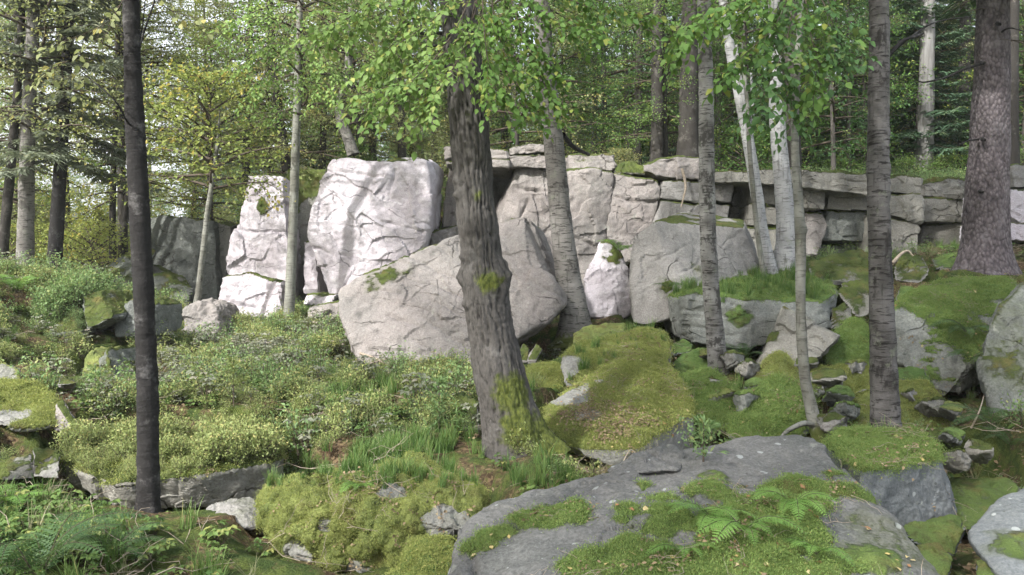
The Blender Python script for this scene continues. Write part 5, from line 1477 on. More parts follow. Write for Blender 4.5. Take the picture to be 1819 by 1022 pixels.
def litter_leaf(seed):
    g_ = np.random.default_rng(seed); mb = MB()
    n = 7
    mb.leaves(np.c_[g_.normal(size=(n, 2)) * .06, .004 + .01 * g_.random(n)], np.c_[g_.normal(size=(n, 2)), g_.normal(size=n) * .2], np.array((0, 0, 1.0)) + g_.normal(size=(n, 3)) * .35, .05 * g_.uniform(.6, 1.2, n), .03, 0, g_.random(n), ovate=True)
    return mb.mesh('litter', [M['litter']])


def dead_twigs(seed):
    g_ = np.random.default_rng(seed); mb = MB()
    for i in range(5):
        b = np.r_[g_.normal(size=2) * .1, .02]; d = unit(np.r_[g_.normal(size=2), g_.uniform(-.1, .5)])
        P = b + np.linspace(0, 1, 5)[:, None] * d * g_.uniform(.15, .4) + g_.normal(size=(5, 3)) * .012
        mb.tube(P, np.linspace(.003, .0012, 5), 3, 0)
    return mb.mesh('dead_twigs', [M['drytwig']])


def frond_mesh(seed, L=.45, wid=.12, pairs=20, m='fern', curl=.35):
    """One fern frond: a curved midrib with paired, lobed pinnae; lies along +x, rises and bends down."""
    g_ = np.random.default_rng(seed); mb = MB()
    t = np.linspace(0, 1, 12)
    rib = np.c_[L * t * (1 - .12 * t), .02 * np.sin(t * 3 + seed) * L, L * (.75 * t - (.55 + curl) * t ** 2)]
    mb.tube(rib, np.linspace(.003, .0008, 12), 3, 0)
    for i in range(pairs):
        s = .12 + .87 * i / (pairs - 1)
        c = np.array([np.interp(s, t, rib[:, a]) for a in range(3)])
        l = wid * math.sin(min(1.0, (s - .02) * 2.6) * math.pi / 2) * (1 - s ** 2.2) + .008
        tg = unit(np.array([np.interp(min(1, s + .05), t, rib[:, a]) for a in range(3)]) - np.array([np.interp(s - .05, t, rib[:, a]) for a in range(3)]))
        for sg in (1, -1):
            sd = np.array((0, sg, 0.0))
            ax = unit(sd + tg * .45 + np.array((0, 0, -.15)) + g_.normal(size=3) * .06)
            nl = 6
            u = np.repeat((np.arange(nl) + .6) / nl, 2)
            sg2 = np.tile([1, -1], nl)
            nr = unit(np.cross(ax, tg) * sg * 1.0)
            nr = nr if nr[2] > 0 else -nr
            prp = np.cross(nr, ax)
            p = c + ax * (u * l)[:, None]
            la = prp * sg2[:, None] + ax * .7
            ll = .52 * (L * .87 / pairs) * (1.15 - .75 * u) * min(1, l / (wid * .5)) + .003
            mb.leaves(p, la, np.repeat(nr[None], 2 * nl, 0), ll, ll * .62, 1, np.full(2 * nl, np.clip(.4 + .25 * g_.normal(), 0, 1)), fold=.1)
            mb.leaves((c + ax * l * .05)[None], ax[None], nr[None], l, .006, 1, np.array([.5]))
    return mb.mesh('fern_frond', [M['twig'], M[m]])


proto('bilberry_yellow', [bil(i, 'lf_bil') for i in range(4)])
proto('bilberry_green', [bil(10 + i, 'lf_bilg') for i in range(4)])
proto('grass_green', [grass_tuft(20 + i, 'grass') for i in range(4)])
proto('grass_dry', [grass_tuft(30 + i, 'drygrass', .26, 24, .95) for i in range(3)])
proto('moss_yellow', [moss_tuft(40 + i, 'mosst') for i in range(4)])
proto('moss_green', [moss_tuft(50 + i, 'mossgt') for i in range(4)])
proto('herb_green', [herb(60 + i, 'lf_herb') for i in range(4)])
proto('herb_grey', [herb(70 + i, 'lf_grey', 16, .22, .045) for i in range(4)])
proto('litter', [litter_leaf(80 + i) for i in range(4)])
proto('twigs', [dead_twigs(90 + i) for i in range(4)])
FR = {'fern': [frond_mesh(s, .42, .11) for s in (1, 2, 3)], 'ferndark': [frond_mesh(s, .6, .13, 24, 'ferndark') for s in (4, 5, 6)]}
mb = MB()
proto('small_fern', [])
_fern_small = []
for s in range(3):
    q = MB()
    me0 = FR['ferndark'][s]
    v0 = np.empty(len(me0.vertices) * 3, np.float32); me0.vertices.foreach_get('co', v0); v0 = v0.reshape(-1, 3) * .5
    f0 = [list(p.vertices) for p in me0.polygons]
    m0 = np.array([p.material_index for p in me0.polygons])
    f3 = np.array([f for f in f0 if len(f) == 3])
    for a in range(5):
        an = a * 1.26 + s
        rot = np.array([[math.cos(an), -math.sin(an), 0], [math.sin(an), math.cos(an), 0], [0, 0, 1]])
        q.add(v0 @ rot.T, f3, 0, rng.random(len(f3)) * .2 + .4)
    _fern_small.append(q.mesh('small_fern', [M['fern']]))
proto('fern_small', _fern_small)

# ---- where things grow
def inside_rock(P, grow=.0):
    """True where a ground point lies inside some stone."""
    out = np.zeros(len(P), bool)
    for sh in ROCKS.values():
        lo, hi = sh['V'].min(0), sh['V'].max(0)
        k = np.where((P[:, 0] > lo[0]) & (P[:, 0] < hi[0]) & (P[:, 1] > lo[1]) & (P[:, 1] < hi[1]) & (P[:, 2] < hi[2]))[0]
        if len(k):
            d = (P[k] - sh['c']) @ sh['PN'].T - sh['PO'][None]
            out[k] |= (d.max(1) < -.02 - grow)
    return out


def in_poly(u, v, poly):
    poly = np.array(poly, float)
    c = np.zeros(len(u), bool)
    j = len(poly) - 1
    for i in range(len(poly)):
        a, b = poly[i], poly[j]
        with np.errstate(divide='ignore', invalid='ignore'):
            t = ((a[1] > v) != (b[1] > v)) & (u < (b[0] - a[0]) * (v - a[1]) / (b[1] - a[1] + 1e-12) + a[0])
        c ^= t
        j = i
    return c


FEET = [(W(920, 795, 7.0)[0], 7.0, .72), (W(265, 905, 6)[0], 6.0, .3), (W(1277, 665, 10.4)[0], 10.4, .4), (W(1575, 770, 7.8)[0], 7.8, .4), (W(1450, 760, 7.8)[0], 7.8, .3), (W(1748, 475, 13)[0], 13.0, .8)]     # plants thinned round the near trunks so their feet show


def ground_pts(n, x0, x1, y0, y1, seed):
    gg = np.random.default_rng(seed)
    x, y = gg.uniform(x0, x1, n), gg.uniform(y0, y1, n)
    z = hgt(x, y)
    P = np.c_[x, y, z]
    P = P[~inside_rock(P + np.array((0, 0, .03)))]
    near = np.zeros(len(P), bool)
    for (_, nrm, off, zb, ymid) in DIGS:
        dd = (P[:, :2] @ nrm.T - off[None]).max(1)
        near |= (dd < (.75 if y1 - y0 > 8 else .5)) & (P[:, 1] < ymid)
    for (a_, b_, r_) in FEET:
        near |= np.hypot(P[:, 0] - a_, (P[:, 1] - b_ + r_ * .5)) < r_
    P = P[~near | (gg.random(len(P)) < .12)]
    u, v = project(P)
    k = (u > -250) & (u < 2070) & (P[:, 1] < 30)
    k &= ~(in_poly(u, v, [(1560, 500), (1640, 478), (1800, 490), (1790, 640), (1700, 720), (1560, 660)]) & (gg.random(len(u)) < .85))
    k &= ~(in_poly(u, v, [(270, 850), (500, 840), (490, 930), (270, 920)]) & (gg.random(len(u)) < .8))
    return P[k], u[k], v[k]


def rock_pts(key, n, nz=.5, mossmin=None, seed=0):
    sh = ROCKS[key]
    F = sh['F']
    c = sh['V'][F].mean(1)
    nn = sh['N'][F].mean(1)
    a = np.linalg.norm(np.cross(sh['V'][F[:, 2]] - sh['V'][F[:, 0]], sh['V'][F[:, 3]] - sh['V'][F[:, 1]]), axis=1) * .5
    w = a * (nn[:, 2] > nz)
    if mossmin is not None:
        w = w * (sh['moss'][F].mean(1) > mossmin)
    vis = (c - np.array((0, 0, CAMZ)))
    w = w * np.where((vis * nn).sum(1) < .25, 1, .2)
    if w.sum() <= 0:
        return np.zeros((0, 3)), np.zeros((0, 3))
    gg = np.random.default_rng(seed)
    k = gg.choice(len(F), int(n * min(1, 1)), p=w / w.sum())
    b = gg.dirichlet((1, 1, 1, 1), len(k))
    P = (sh['V'][F[k]] * b[:, :, None]).sum(1)
    return P, nn[k]


# the wood farther off, one mass
proto('far_crowns', [LC[0], LC[2], SC[0], SC[1], LC[1]])
_fd = np.random.default_rng(8)
_fy = _fd.uniform(46, 80, 150); _fx = (_fd.uniform(330, 1980, 150) - 909.5) / FPX * _fy
_fs = _fd.uniform(.9, 1.5, 150)
_a = _fd.uniform(.75, 1.5, 150) * np.where(np.arange(150) % 2, 1, -1); _r = _fd.uniform(40, 75, 150)      # the wood goes on left and right of the picture
_b = _fd.uniform(-.72, -.4, 26); _r2 = _fd.uniform(52, 80, 26)                                            # lower growth under the open sky at the left
_fx = np.r_[_fx, _r * np.sin(_a), _r2 * np.sin(_b)]; _fy = np.r_[_fy, _r * np.cos(_a), _r2 * np.cos(_b)]
_fs = np.r_[_fs, _fd.uniform(.9, 1.4, 150), _fd.uniform(.35, .6, 26)]
_fp = np.c_[_fx, _fy, hgt(_fx, _fy) - 1.5 * np.minimum(_fs, 1)]
scatter('distant_wood', 'far_crowns', _fp, np.tile((0, 0, 1.0), (len(_fp), 1)), _fs, 'far off trees closing the view behind the cliff', tilt=0)
NZ = lambda P: np.tile((0, 0, 1.0), (len(P), 1))
gg = np.random.default_rng(5)
# bilberry over the left and middle slope
P, u, v = ground_pts(52000, -11, 8, 4.5, 18, 101)
dens = np.full(len(P), .06)
left = in_poly(u, v, [(-200, 480), (380, 520), (600, 545), (640, 640), (860, 640), (1000, 690), (960, 800), (1010, 860), (860, 880), (480, 860), (300, 900), (60, 860), (-200, 860)])
dens[left] = .9
dens[in_poly(u, v, [(0, 740), (110, 700), (140, 780), (60, 800), (0, 800)])] = .15
dens *= .12 + 1.1 * sstep(-.3, .25, fbm(P * 1.3, 3))
dens *= np.clip(P[:, 1] / 11, .55, 1.2)
keep = gg.random(len(P)) < dens
P, u, v = P[keep], u[keep], v[keep]
gm = in_poly(u, v, [(480, 860), (640, 780), (850, 760), (1000, 790), (1030, 860), (860, 890)]) | (u > 1050)
pick = np.where(gm, .15, .8) + .35 * perlin(P * .9) > gg.random(len(P))
cl = .6 + .85 * sstep(-.4, .5, fbm(P * 1.7 + 2, 2))
fa = fbm(P * .8 + 60, 2)
h1, h2, h3 = fa > .30, fa < -.38, (fa > -.08) & (fa < .04) & (gg.random(len(P)) < .6)
for hh, coll_, s0, lab_ in ((h1, 'grass_green', .9, 'soft grass patches in the bilberry'), (h2, 'herb_green', .8, 'patches of leafy herbs in the bilberry'), (h3, 'herb_grey', .8, 'patches of pale leaved brambles in the bilberry')):
    q_ = P[hh & (gg.random(len(P)) < .6)]
    scatter('slope_cover', coll_, q_, np.tile((0, 0, 1.0), (len(q_), 1)), s0 * gg.uniform(.6, 1.3, len(q_)), lab_, tilt=0)
ok_ = ~(h1 | h2 | h3)
P, pick, cl = P[ok_], pick[ok_], cl[ok_]
scatter('bilberry_cover', 'bilberry_yellow', P[pick], NZ(P[pick]), cl[pick] * gg.uniform(.6, 1.25, pick.sum()), 'low yellow green bilberry covering the slope left of the central trunk', tilt=0)
scatter('bilberry_cover', 'bilberry_green', P[~pick], NZ(P[~pick]), cl[~pick] * gg.uniform(.6, 1.2, (~pick).sum()), 'low deep green bilberry around the central trunk and among the right stones', tilt=0)
# on top of ledges and blocks
for key, n, nz, coll, sc, lab in [('ledge', 620, .9, 'bilberry_yellow', .9, 'bilberry growing on the rock ledge'), ('mossmound', 170, .85, 'grass_green', .6, 'bilberry on the moss grown rock bank'), ('terr', 300, .7, 'grass_green', .62, 'grass on the block below the white birches'),
                              ('slab', 0, .8, 'grass_green', .6, ''), ('lrow1', 160, .5, 'bilberry_green', 1.2, 'bilberry on the dark stone at the left bank'), ('mossback', 60, .6, 'grass_green', .6, 'grass on the humped mossy boulder')]:
    if n:
        q, nn = rock_pts(key, n, nz, None, 3)
        if key == 'mossmound':
            kk = project(q)[1] < 868
            q, nn = q[kk], nn[kk]
        scatter('plant_cover', coll, q, nn, gg.uniform(.6, 1.2, len(q)) * sc * (.55 + .9 * sstep(-.3, .4, fbm(q * 2.2, 2))), lab, tilt=.15)
# grass
P, u, v = ground_pts(26000, -9, 9, 3.4, 17, 102)
d = np.full(len(P), .05)
d[in_poly(u, v, [(470, 880), (560, 790), (850, 770), (1000, 800), (1040, 880), (860, 900)])] = .85
d[in_poly(u, v, [(-200, 840), (480, 890), (520, 1040), (-200, 1200)])] = .22
d[u > 1200] = .12
d[in_poly(u, v, [(1120, 590), (1320, 580), (1340, 700), (1230, 690)])] = .6
keep = gg.random(len(P)) < d * (.3 + sstep(-.3, .3, fbm(P * 1.3 + 4, 2)))
P = P[keep]
scatter('grass', 'grass_green', P, NZ(P), gg.uniform(.5, 1.15, len(P)), 'green grass tufts between the stones', tilt=0)
P, u, v = ground_pts(9000, -9, 9, 3.4, 16, 103)
d = np.full(len(P), .05)
d[in_poly(u, v, [(1640, 760), (1900, 700), (1900, 900), (1700, 900)])] = .6
d[in_poly(u, v, [(560, 830), (860, 830), (860, 870), (560, 870)])] = .15
keep = gg.random(len(P)) < d
scatter('dry_grass', 'grass_dry', P[keep], NZ(P[keep]), gg.uniform(.6, 1.1, keep.sum()), 'dry pale grass between the stones', tilt=0)
q, nn = rock_pts('ledge', 200, .3, None, 4)
uu, vv = project(q); k = (uu > 400) & (uu < 470) & (vv > 800)
scatter('dry_grass', 'grass_dry', q[k], nn[k] + np.array((0, -.8, 0)), gg.uniform(.5, .9, k.sum()), 'dry grass hanging over the rock ledge', tilt=.4)
# herbs lower left, brambles at the left
P, u, v = ground_pts(16000, -9, 9, 3.2, 15, 104)
d = np.full(len(P), .04)
d[in_poly(u, v, [(-200, 880), (300, 890), (480, 930), (480, 1060), (-300, 1300)])] = .75
d[in_poly(u, v, [(60, 580), (420, 560), (640, 600), (640, 660), (420, 740), (150, 760), (60, 700)])] = .35
d[in_poly(u, v, [(420, 660), (840, 660), (840, 780), (420, 800)])] = .1
d[(u > 1250) & (v > 560)] = .12
keep = gg.random(len(P)) < d
scatter('herb_cover', 'herb_green', P[keep], NZ(P[keep]), gg.uniform(.55, 1.1, keep.sum()), 'small leafy herbs in the lower left corner', tilt=0)
P, u, v = ground_pts(13000, -10, 2, 6, 16, 105)
d = np.zeros(len(P))
d[in_poly(u, v, [(60, 580), (420, 590), (600, 580), (620, 640), (420, 700), (150, 760), (60, 700)])] = .4
d[in_poly(u, v, [(-200, 740), (120, 740), (120, 800), (-200, 810)])] = .5
keep = gg.random(len(P)) < d
scatter('bramble_cover', 'herb_grey', P[keep], NZ(P[keep]), gg.uniform(.6, 1.2, keep.sum()), 'greyish bramble and seedling leaves on the left slope', tilt=0)
# taller sprigs standing out of the low cover
P, u, v = ground_pts(3000, -10, 9, 5, 17, 111)
keep = gg.random(len(P)) < np.where(u < 1000, .22, .05) * (P[:, 1] > 7.2)
P = P[keep]
k3 = gg.random(len(P)) < .5
scatter('sprig_cover', 'bilberry_green', P[k3], NZ(P[k3]), gg.uniform(1.5, 2.4, k3.sum()), 'taller leafy sprigs standing out of the bilberry', tilt=0)
scatter('sprig_cover', 'herb_grey', P[~k3], NZ(P[~k3]), gg.uniform(1.0, 1.9, (~k3).sum()), 'taller pale leaved seedlings standing out of the bilberry', tilt=0)
# dead leaves and twigs
P, u, v = ground_pts(30000, -9, 10, 3.2, 15, 106)
d = np.full(len(P), .10)
d[u > 1150] = .5
d[in_poly(u, v, [(880, 830), (1060, 800), (1060, 880), (880, 900)])] = .9
d[in_poly(u, v, [(1280, 700), (1480, 680), (1500, 800), (1280, 800)])] = .6
d[in_poly(u, v, [(1640, 930), (1819, 930), (1819, 1060), (1640, 1060)])] = .8
keep = gg.random(len(P)) < d
scatter('leaf_litter', 'litter', P[keep] + np.array((0, 0, .01)), NZ(P[keep]), gg.uniform(.7, 1.2, keep.sum()), 'brown dead leaves on the ground between the stones', tilt=0)
k2 = gg.random(len(P)) < .07
scatter('twig_litter', 'twigs', P[k2], NZ(P[k2]), gg.uniform(.6, 1.4, k2.sum()), 'thin dry twigs on the ground', tilt=0)
# small ferns at the right and cliff top greenery
P, u, v = ground_pts(3000, -9, 12, 5.5, 17, 107)
d = np.zeros(len(P)); d[u > 1180] = .12; d[(u > 1640) & (v > 640)] = .5; d[in_poly(u, v, [(-200, 470), (240, 490), (240, 560), (-200, 620)])] = .3
keep = gg.random(len(P)) < d
scatter('fern_cover', 'fern_small', P[keep], NZ(P[keep]), gg.uniform(.45, 1.0, keep.sum()), 'small ferns among the stones at the right', tilt=0)
x = gg.uniform(-7, 12, 5000); y = gg.uniform(17.8, 27, 5000); P = np.c_[x, y, hgt(x, y)]
P = P[P[:, 2] > 2.9]
scatter('cliff_top_cover', 'bilberry_green', P, NZ(P), gg.uniform(1.0, 2.4, len(P)), 'low green plants along the cliff top', tilt=0)
# needles, twigs and dead leaves caught on the moss
for key, n_, m_ in (('front', 260, .5), ('mtop', 120, None), ('mossbig', 260, None), ('mossmound', 200, None), ('mossback', 90, None), ('mossr', 80, None), ('mound', 90, None), ('rmoss', 110, None), ('ledge', 60, None), ('behindb', 60, None)):
    q, nn = rock_pts(key, n_, .3, m_, 23)
    k = fbm(q * 2.4 + 9, 2) > -.05
    q, nn = q[k], nn[k]
    if len(q) > 8:
        h_ = len(q) * 3 // 4
        scatter('caught_litter', 'litter', q[:h_] + nn[:h_] * .008, nn[:h_], gg.uniform(.35, .7, h_), None, ROCKS[key]['obj'], tilt=.9, seed=n_)
        scatter('caught_twigs', 'twigs', q[h_:], nn[h_:], gg.uniform(.3, .8, len(q) - h_), None, ROCKS[key]['obj'], tilt=.8, seed=n_ + 1)
q, nn = rock_pts('mossbig', 1000, .2, None, 29)
uu, vv = project(q)
k = np.hypot((uu - 1080) / 75, (vv - 745) / 42) + .5 * fbm(q * 3, 2) < .9
scatter('caught_litter', 'litter', q[k] + nn[k] * .01, nn[k], gg.uniform(.4, .8, k.sum()), None, ROCKS['mossbig']['obj'], tilt=.9, seed=31)
# moss fur on the mossy stones
for key, dn, coll in [('front', 5200, 'moss_green'), ('mtop', 3600, 'moss_green'), ('mossmound', 5000, 'moss_yellow'), ('mossbig', 5200, 'moss_yellow'), ('mossback', 2600, 'moss_yellow'), ('mossr', 1800, 'moss_green'), ('mound', 2200, 'moss_green'), ('rmoss', 4200, 'moss_green'),
                      ('behindb', 1300, 'moss_yellow'), ('terr', 2600, 'moss_green'), ('mini', 600, 'moss_yellow'), ('low1', 900, 'moss_yellow'), ('greenface', 1000, 'moss_green'), ('mosslit', 900, 'moss_yellow'), ('lmossy', 1500, 'moss_yellow'), ('ledge', 1800, 'moss_yellow'), ('mb1', 600, 'moss_yellow')]:
    q, nn = rock_pts(key, dn, -.6, .62, 9)
    far = .8 if key == 'mossmound' else 1.0 if key in ('front', 'mtop', 'mossmound', 'mosslit') else 1.35
    scatter('moss', coll, q, nn, gg.uniform(.6, 1.3, len(q)) * far, None, ROCKS[key]['obj'], tilt=.75, seed=len(key) + dn)

# ------------------------------------------------------------------ hanging leaves of the near trees
def leaf_one(m):
    b = MB()
    b.leaves(np.zeros((1, 3)), np.array(((1.0, 0, 0),)), np.array(((0, 0, 1.0),)), 1.0, .62, 0, np.array([.5]), ovate=True, fold=.16)
    return b.mesh('leaf_blade', [M[m]])


LEAF1 = {}


def leafy_branch(tree, pts, leafm, n_tw=10, tw=.3, leaf=.07, per=9, seed=0, single=0, thick=.006, name='leafy_branch'):
    """A drooping branch with two-ranked leaves on its twigs; some leaves are single parts."""
    t, base = tree[0], tree[1]
    g_ = np.random.default_rng(seed)
    P = spline([W(*q) for q in pts], 24)
    mb = MB()
    mb.tube(P - base, np.linspace(thick, .0016, 24), 5, 0)
    LP, LA, LN, LS = [], [], [], []
    for i in range(n_tw):
        s = .15 + .85 * (i + g_.random() * .8) / n_tw
        k = min(22, int(s * 23))
        b = P[k]
        tg = unit(P[k + 1] - P[k])
        sd = unit(np.cross(tg, np.array((0, 0, 1.0))) + g_.normal(size=3) * .3)
        d = unit(tg * g_.uniform(.4, 1.0) + sd * (1 if i % 2 else -1) * g_.uniform(.5, 1.2) + np.array((0, 0, -.15)))
        l = tw * g_.uniform(.55, 1.2) * (1.1 - .5 * s)
        tt = np.linspace(0, 1, 6)[:, None]
        Q = b + tt * l * d + np.array((0, 0, -.28)) * tt ** 2 * l
        mb.tube(Q - base, np.linspace(.0025, .001, 6), 3, 0)
        m = max(3, int(per * l / tw))
        for j in range(m):
            f = (j + .7) / m
            c = b + f * l * d + np.array((0, 0, -.28)) * f * f * l
            pr = unit(np.cross(d, np.array((0, 0, 1.0))))
            ax = unit(pr * (1 if j % 2 else -1) + d * .7 + np.array((0, 0, -.55)) + g_.normal(size=3) * .3)
            if j == m - 1: ax = unit(d + np.array((0, 0, -.5)))
            LP.append(c); LA.append(ax); LN.append(unit(np.array((0, -.25, .8)) + g_.normal(size=3) * .42)); LS.append(leaf * g_.uniform(.65, 1.2))
    LP, LA, LN, LS = map(np.array, (LP, LA, LN, LS))
    br = None
    one = np.zeros(len(LP), bool)
    if single:
        one[g_.permutation(len(LP))[:single]] = True
    o = ~one
    mb.leaves(LP[o] - base, LA[o], LN[o], LS[o], LS[o] * .64, 1, g_.random(o.sum()), ovate=True, fold=.14)
    br = obj(name, mb.mesh('leafy_branch', [M['twig'], M[leafm]]), t)
    if single:
        if leafm not in LEAF1:
            LEAF1[leafm] = leaf_one(leafm)
        for c, a, n_, s in zip(LP[one], LA[one], LN[one], LS[one]):
            y = unit(np.cross(n_, a)); z = np.cross(a, y)
            lf = obj('leaf', LEAF1[leafm], br)
            mt = Vector(a), Vector(y), Vector(z)
            from mathutils import Matrix
            lf.matrix_local = Matrix(((a[0] * s, y[0] * s, z[0] * s, c[0] - base[0]), (a[1] * s, y[1] * s, z[1] * s, c[1] - base[1]), (a[2] * s, y[2] * s, z[2] * s, c[2] - base[2]), (0, 0, 0, 1)))
    return br


Bc = [([(846, -60, 6.6), (840, 34, 6.4), (770, 111, 6.2), (700, 172, 6.0), (650, 206, 5.9)], 'lf_bright', 24), ([(870, -60, 6.6), (878, 34, 6.4), (900, 103, 6.3), (925, 163, 6.2), (945, 210, 6.2)], 'lf_green', 24),
      ([(850, -30, 6.6), (830, 68, 6.3), (800, 129, 6.0), (770, 172, 5.9), (750, 193, 5.9)], 'lf_bright', 20), ([(880, -60, 6.7), (910, 34, 6.6), (960, 94, 6.5), (1000, 137, 6.5)], 'lf_green', 24),
      ([(845, -60, 6.6), (780, 25, 6.5), (710, 77, 6.4), (640, 129, 6.4)], 'lf_bright', 20), ([(900, -60, 6.7), (950, 8, 6.6), (1010, 43, 6.6), (1080, 60, 6.6)], 'lf_green', 20),
      ([(855, -40, 6.4), (862, 77, 6.1), (875, 137, 6.0), (890, 184, 5.9)], 'lf_green', 20), ([(840, -60, 6.6), (740, -10, 6.7), (660, 34, 6.8), (590, 77, 6.9)], 'lf_bright', 18),
      ([(850, -50, 6.5), (810, 51, 6.2), (740, 137, 6.0), (690, 154, 5.9), (620, 172, 5.9)], 'lf_bright', 18), ([(890, -60, 6.7), (930, 68, 6.4), (960, 137, 6.3), (990, 189, 6.3)], 'lf_green', 18),
      ([(700, -60, 6.9), (660, 0, 6.8), (600, 43, 6.7), (540, 68, 6.7)], 'lf_bright', 14), ([(960, -60, 7.0), (1040, -10, 6.9), (1110, 17, 6.8), (1180, 34, 6.8)], 'lf_green', 14),
      ([(760, -60, 6.9), (720, 34, 6.7), (690, 94, 6.6), (680, 137, 6.6)], 'lf_bright', 14)]
for i_, (p_, m_, s_) in enumerate(Bc):
    leafy_branch(TB, p_, m_, 27, .40, .068, 13, 200 + i_, s_)
for i_, p_ in enumerate([[(1420, -60, 7.4), (1380, 40, 7.0), (1330, 90, 6.8), (1290, 130, 6.7)], [(1420, -60, 7.4), (1400, 60, 6.9), (1370, 140, 6.6), (1340, 200, 6.5)], [(1424, -50, 7.4), (1440, 60, 7.0), (1455, 120, 6.9), (1440, 190, 6.8)],
                         [(1424, -60, 7.4), (1470, 20, 7.2), (1490, 80, 7.1), (1480, 120, 7.0)], [(1415, -60, 7.4), (1330, -10, 7.0), (1260, 20, 6.8), (1200, 60, 6.7)], [(1420, -60, 7.4), (1370, 50, 7.2), (1400, 150, 7.0), (1410, 230, 6.9)], [(1410, -60, 7.4), (1320, 20, 7.3), (1240, 40, 7.3), (1210, 100, 7.3)]]):
    leafy_branch(TG, p_, 'lf_dark' if i_ % 2 else 'lf_green', 26, .42, .085, 12, 230 + i_, 14)
for i_, p_ in enumerate([[(238, -40, 6.0), (200, 30, 5.8), (150, 60, 5.6), (90, 80, 5.5)], [(240, -40, 6.0), (290, 10, 5.9), (340, 30, 5.9), (390, 30, 5.9)], [(236, -40, 6.0), (190, 60, 6.0), (150, 120, 6.0), (110, 140, 6.0)], [(120, 110, 5.8), (110, 112, 5.8), (80, 130, 5.8), (60, 150, 5.8)]]):
    leafy_branch(TA, p_, 'lf_olive', 9, .3, .06, 6, 250 + i_, 6, .004)
for i_, p_ in enumerate([[(530, 60, 15.3), (500, 70, 14.6), (460, 90, 14.0), (425, 120, 13.6)], [(530, 40, 15.3), (560, 80, 14.5), (590, 120, 14.0), (610, 150, 13.8)], [(531, 20, 15.3), (590, 20, 14.5), (650, 30, 14), (720, 50, 13.8)], [(530, 60, 15.3), (540, 110, 14.6), (560, 150, 14.2), (570, 170, 14)],
                         [(531, 0, 15.3), (480, 10, 14.3), (430, 30, 13.6), (400, 40, 13.4)], [(531, 10, 15.3), (620, 60, 14.3), (680, 90, 14), (730, 130, 13.8)], [(531, 10, 15.3), (500, 40, 14.5), (470, 130, 13.9), (450, 165, 13.8)], [(531, -20, 15.3), (640, -10, 14.6), (700, 0, 14.2), (760, 20, 14)]]):
    leafy_branch(TK, p_, 'lf_bright', 26, .7, .085, 15, 270 + i_, 0, .012)

# ------------------------------------------------------------------ ferns, saplings, sticks
def fern(label, at, n, kind, sc, seed, spread=(0, 6.283), rise=.0, group=None):
    g_ = np.random.default_rng(seed)
    t = thing('fern', label, 'fern', at, group)
    for i in range(n):
        f = obj('frond', FR[kind][int(g_.integers(0, 3))], t)
        s = sc * g_.uniform(.7, 1.15)
        f.scale = (s, s, s)
        f.rotation_euler = (g_.normal() * .15, -rise - g_.uniform(0, .35), spread[0] + (spread[1] - spread[0]) * (i + .5 * g_.random()) / n)
    return t


def gp(px, py, dz=0.0):
    q = ground_hit(px, py); q = q.copy(); q[2] += dz
    return q


def rp(key, px, py):
    return hit(key, px, py)[0]


fern('tall dark fern in the lower left corner', gp(70, 1035), 9, 'ferndark', 1.15, 1, rise=.35)
fern('dark fern with arching fronds right of the corner fern', gp(190, 1000), 7, 'ferndark', .9, 2, rise=.3)
fern('yellowish fern at the left edge above the corner fern', gp(20, 905), 6, 'fern', 1.1, 3, rise=.25)
fern('pale fern under the left end of the rock ledge', gp(95, 880), 5, 'fern', 1.0, 4, rise=.25)
fern('bright green fern spreading low on the foreground boulder', rp('front', 1320, 945), 8, 'fern', .85, 5, (math.pi * .7, math.pi * 2.15), .12)
fern('smaller fern at the upper edge of the boulder moss', rp('front', 1410, 900), 7, 'fern', .8, 6, (math.pi * .8, math.pi * 2.2), .2)
fern('little fern left of the bright boulder fern', rp('front', 1265, 925), 5, 'fern', .75, 7, (math.pi * .8, math.pi * 2.0), .15)
fern('small fern low down between the boulder moss cushions', rp('front', 1215, 985), 5, 'fern', .6, 27, (math.pi * .8, math.pi * 2.1), .15)
fern('small fern at the bottom right of the boulder moss', rp('front', 1450, 985), 5, 'fern', .6, 28, (math.pi * .8, math.pi * 2.1), .15)
fern('fern hanging over the right edge of the moss roofed block', rp('rmoss', 1715, 590), 6, 'ferndark', .9, 8, (math.pi * 1.0, math.pi * 2.1), .0)
fern('fern lower down beside the moss roofed block', rp('rmoss', 1722, 640), 5, 'ferndark', .8, 9, (math.pi * 1.0, math.pi * 2.0), .0)
fern('fern under the dark right edge boulder', gp(1760, 760), 6, 'ferndark', .95, 10, rise=.2)
fern('fern at the right picture edge in the dry grass', gp(1800, 800), 6, 'ferndark', .95, 11, rise=.25)
fern('fern between the mossy boulder and the low moss slab', gp(1235, 745), 5, 'ferndark', .8, 12, rise=.1)
fern('fern in the dark gap under the angular block', gp(1200, 590), 5, 'fern', .8, 13, rise=.35)
fern('fern by the foot of the spotted birch', gp(1320, 640), 6, 'ferndark', .9, 14, rise=.3)
fern('fern clump on the shoulder of the bright leaning slab', rp('lean', 1100, 448), 8, 'fern', 1.25, 15, rise=.2)
fern('fern below the ledge of the angular block', rp('wedge', 1185, 512), 5, 'ferndark', .7, 16, (math.pi, math.pi * 2), .1)
fern('leafy fern at the left bank behind the dark stone', gp(30, 520), 8, 'fern', 1.6, 17, rise=.35)
fern('fern on the left bank above the wedge stone', gp(110, 515), 7, 'fern', 1.5, 18, rise=.35)
fern('fern on the bank between wedge stone and left trunk', gp(215, 530), 6, 'fern', 1.3, 19, rise=.3)
fern('fern overhanging the moss grown rock bank', rp('mossmound', 640, 868), 6, 'fern', .6, 20, (math.pi, math.pi * 2), .05)


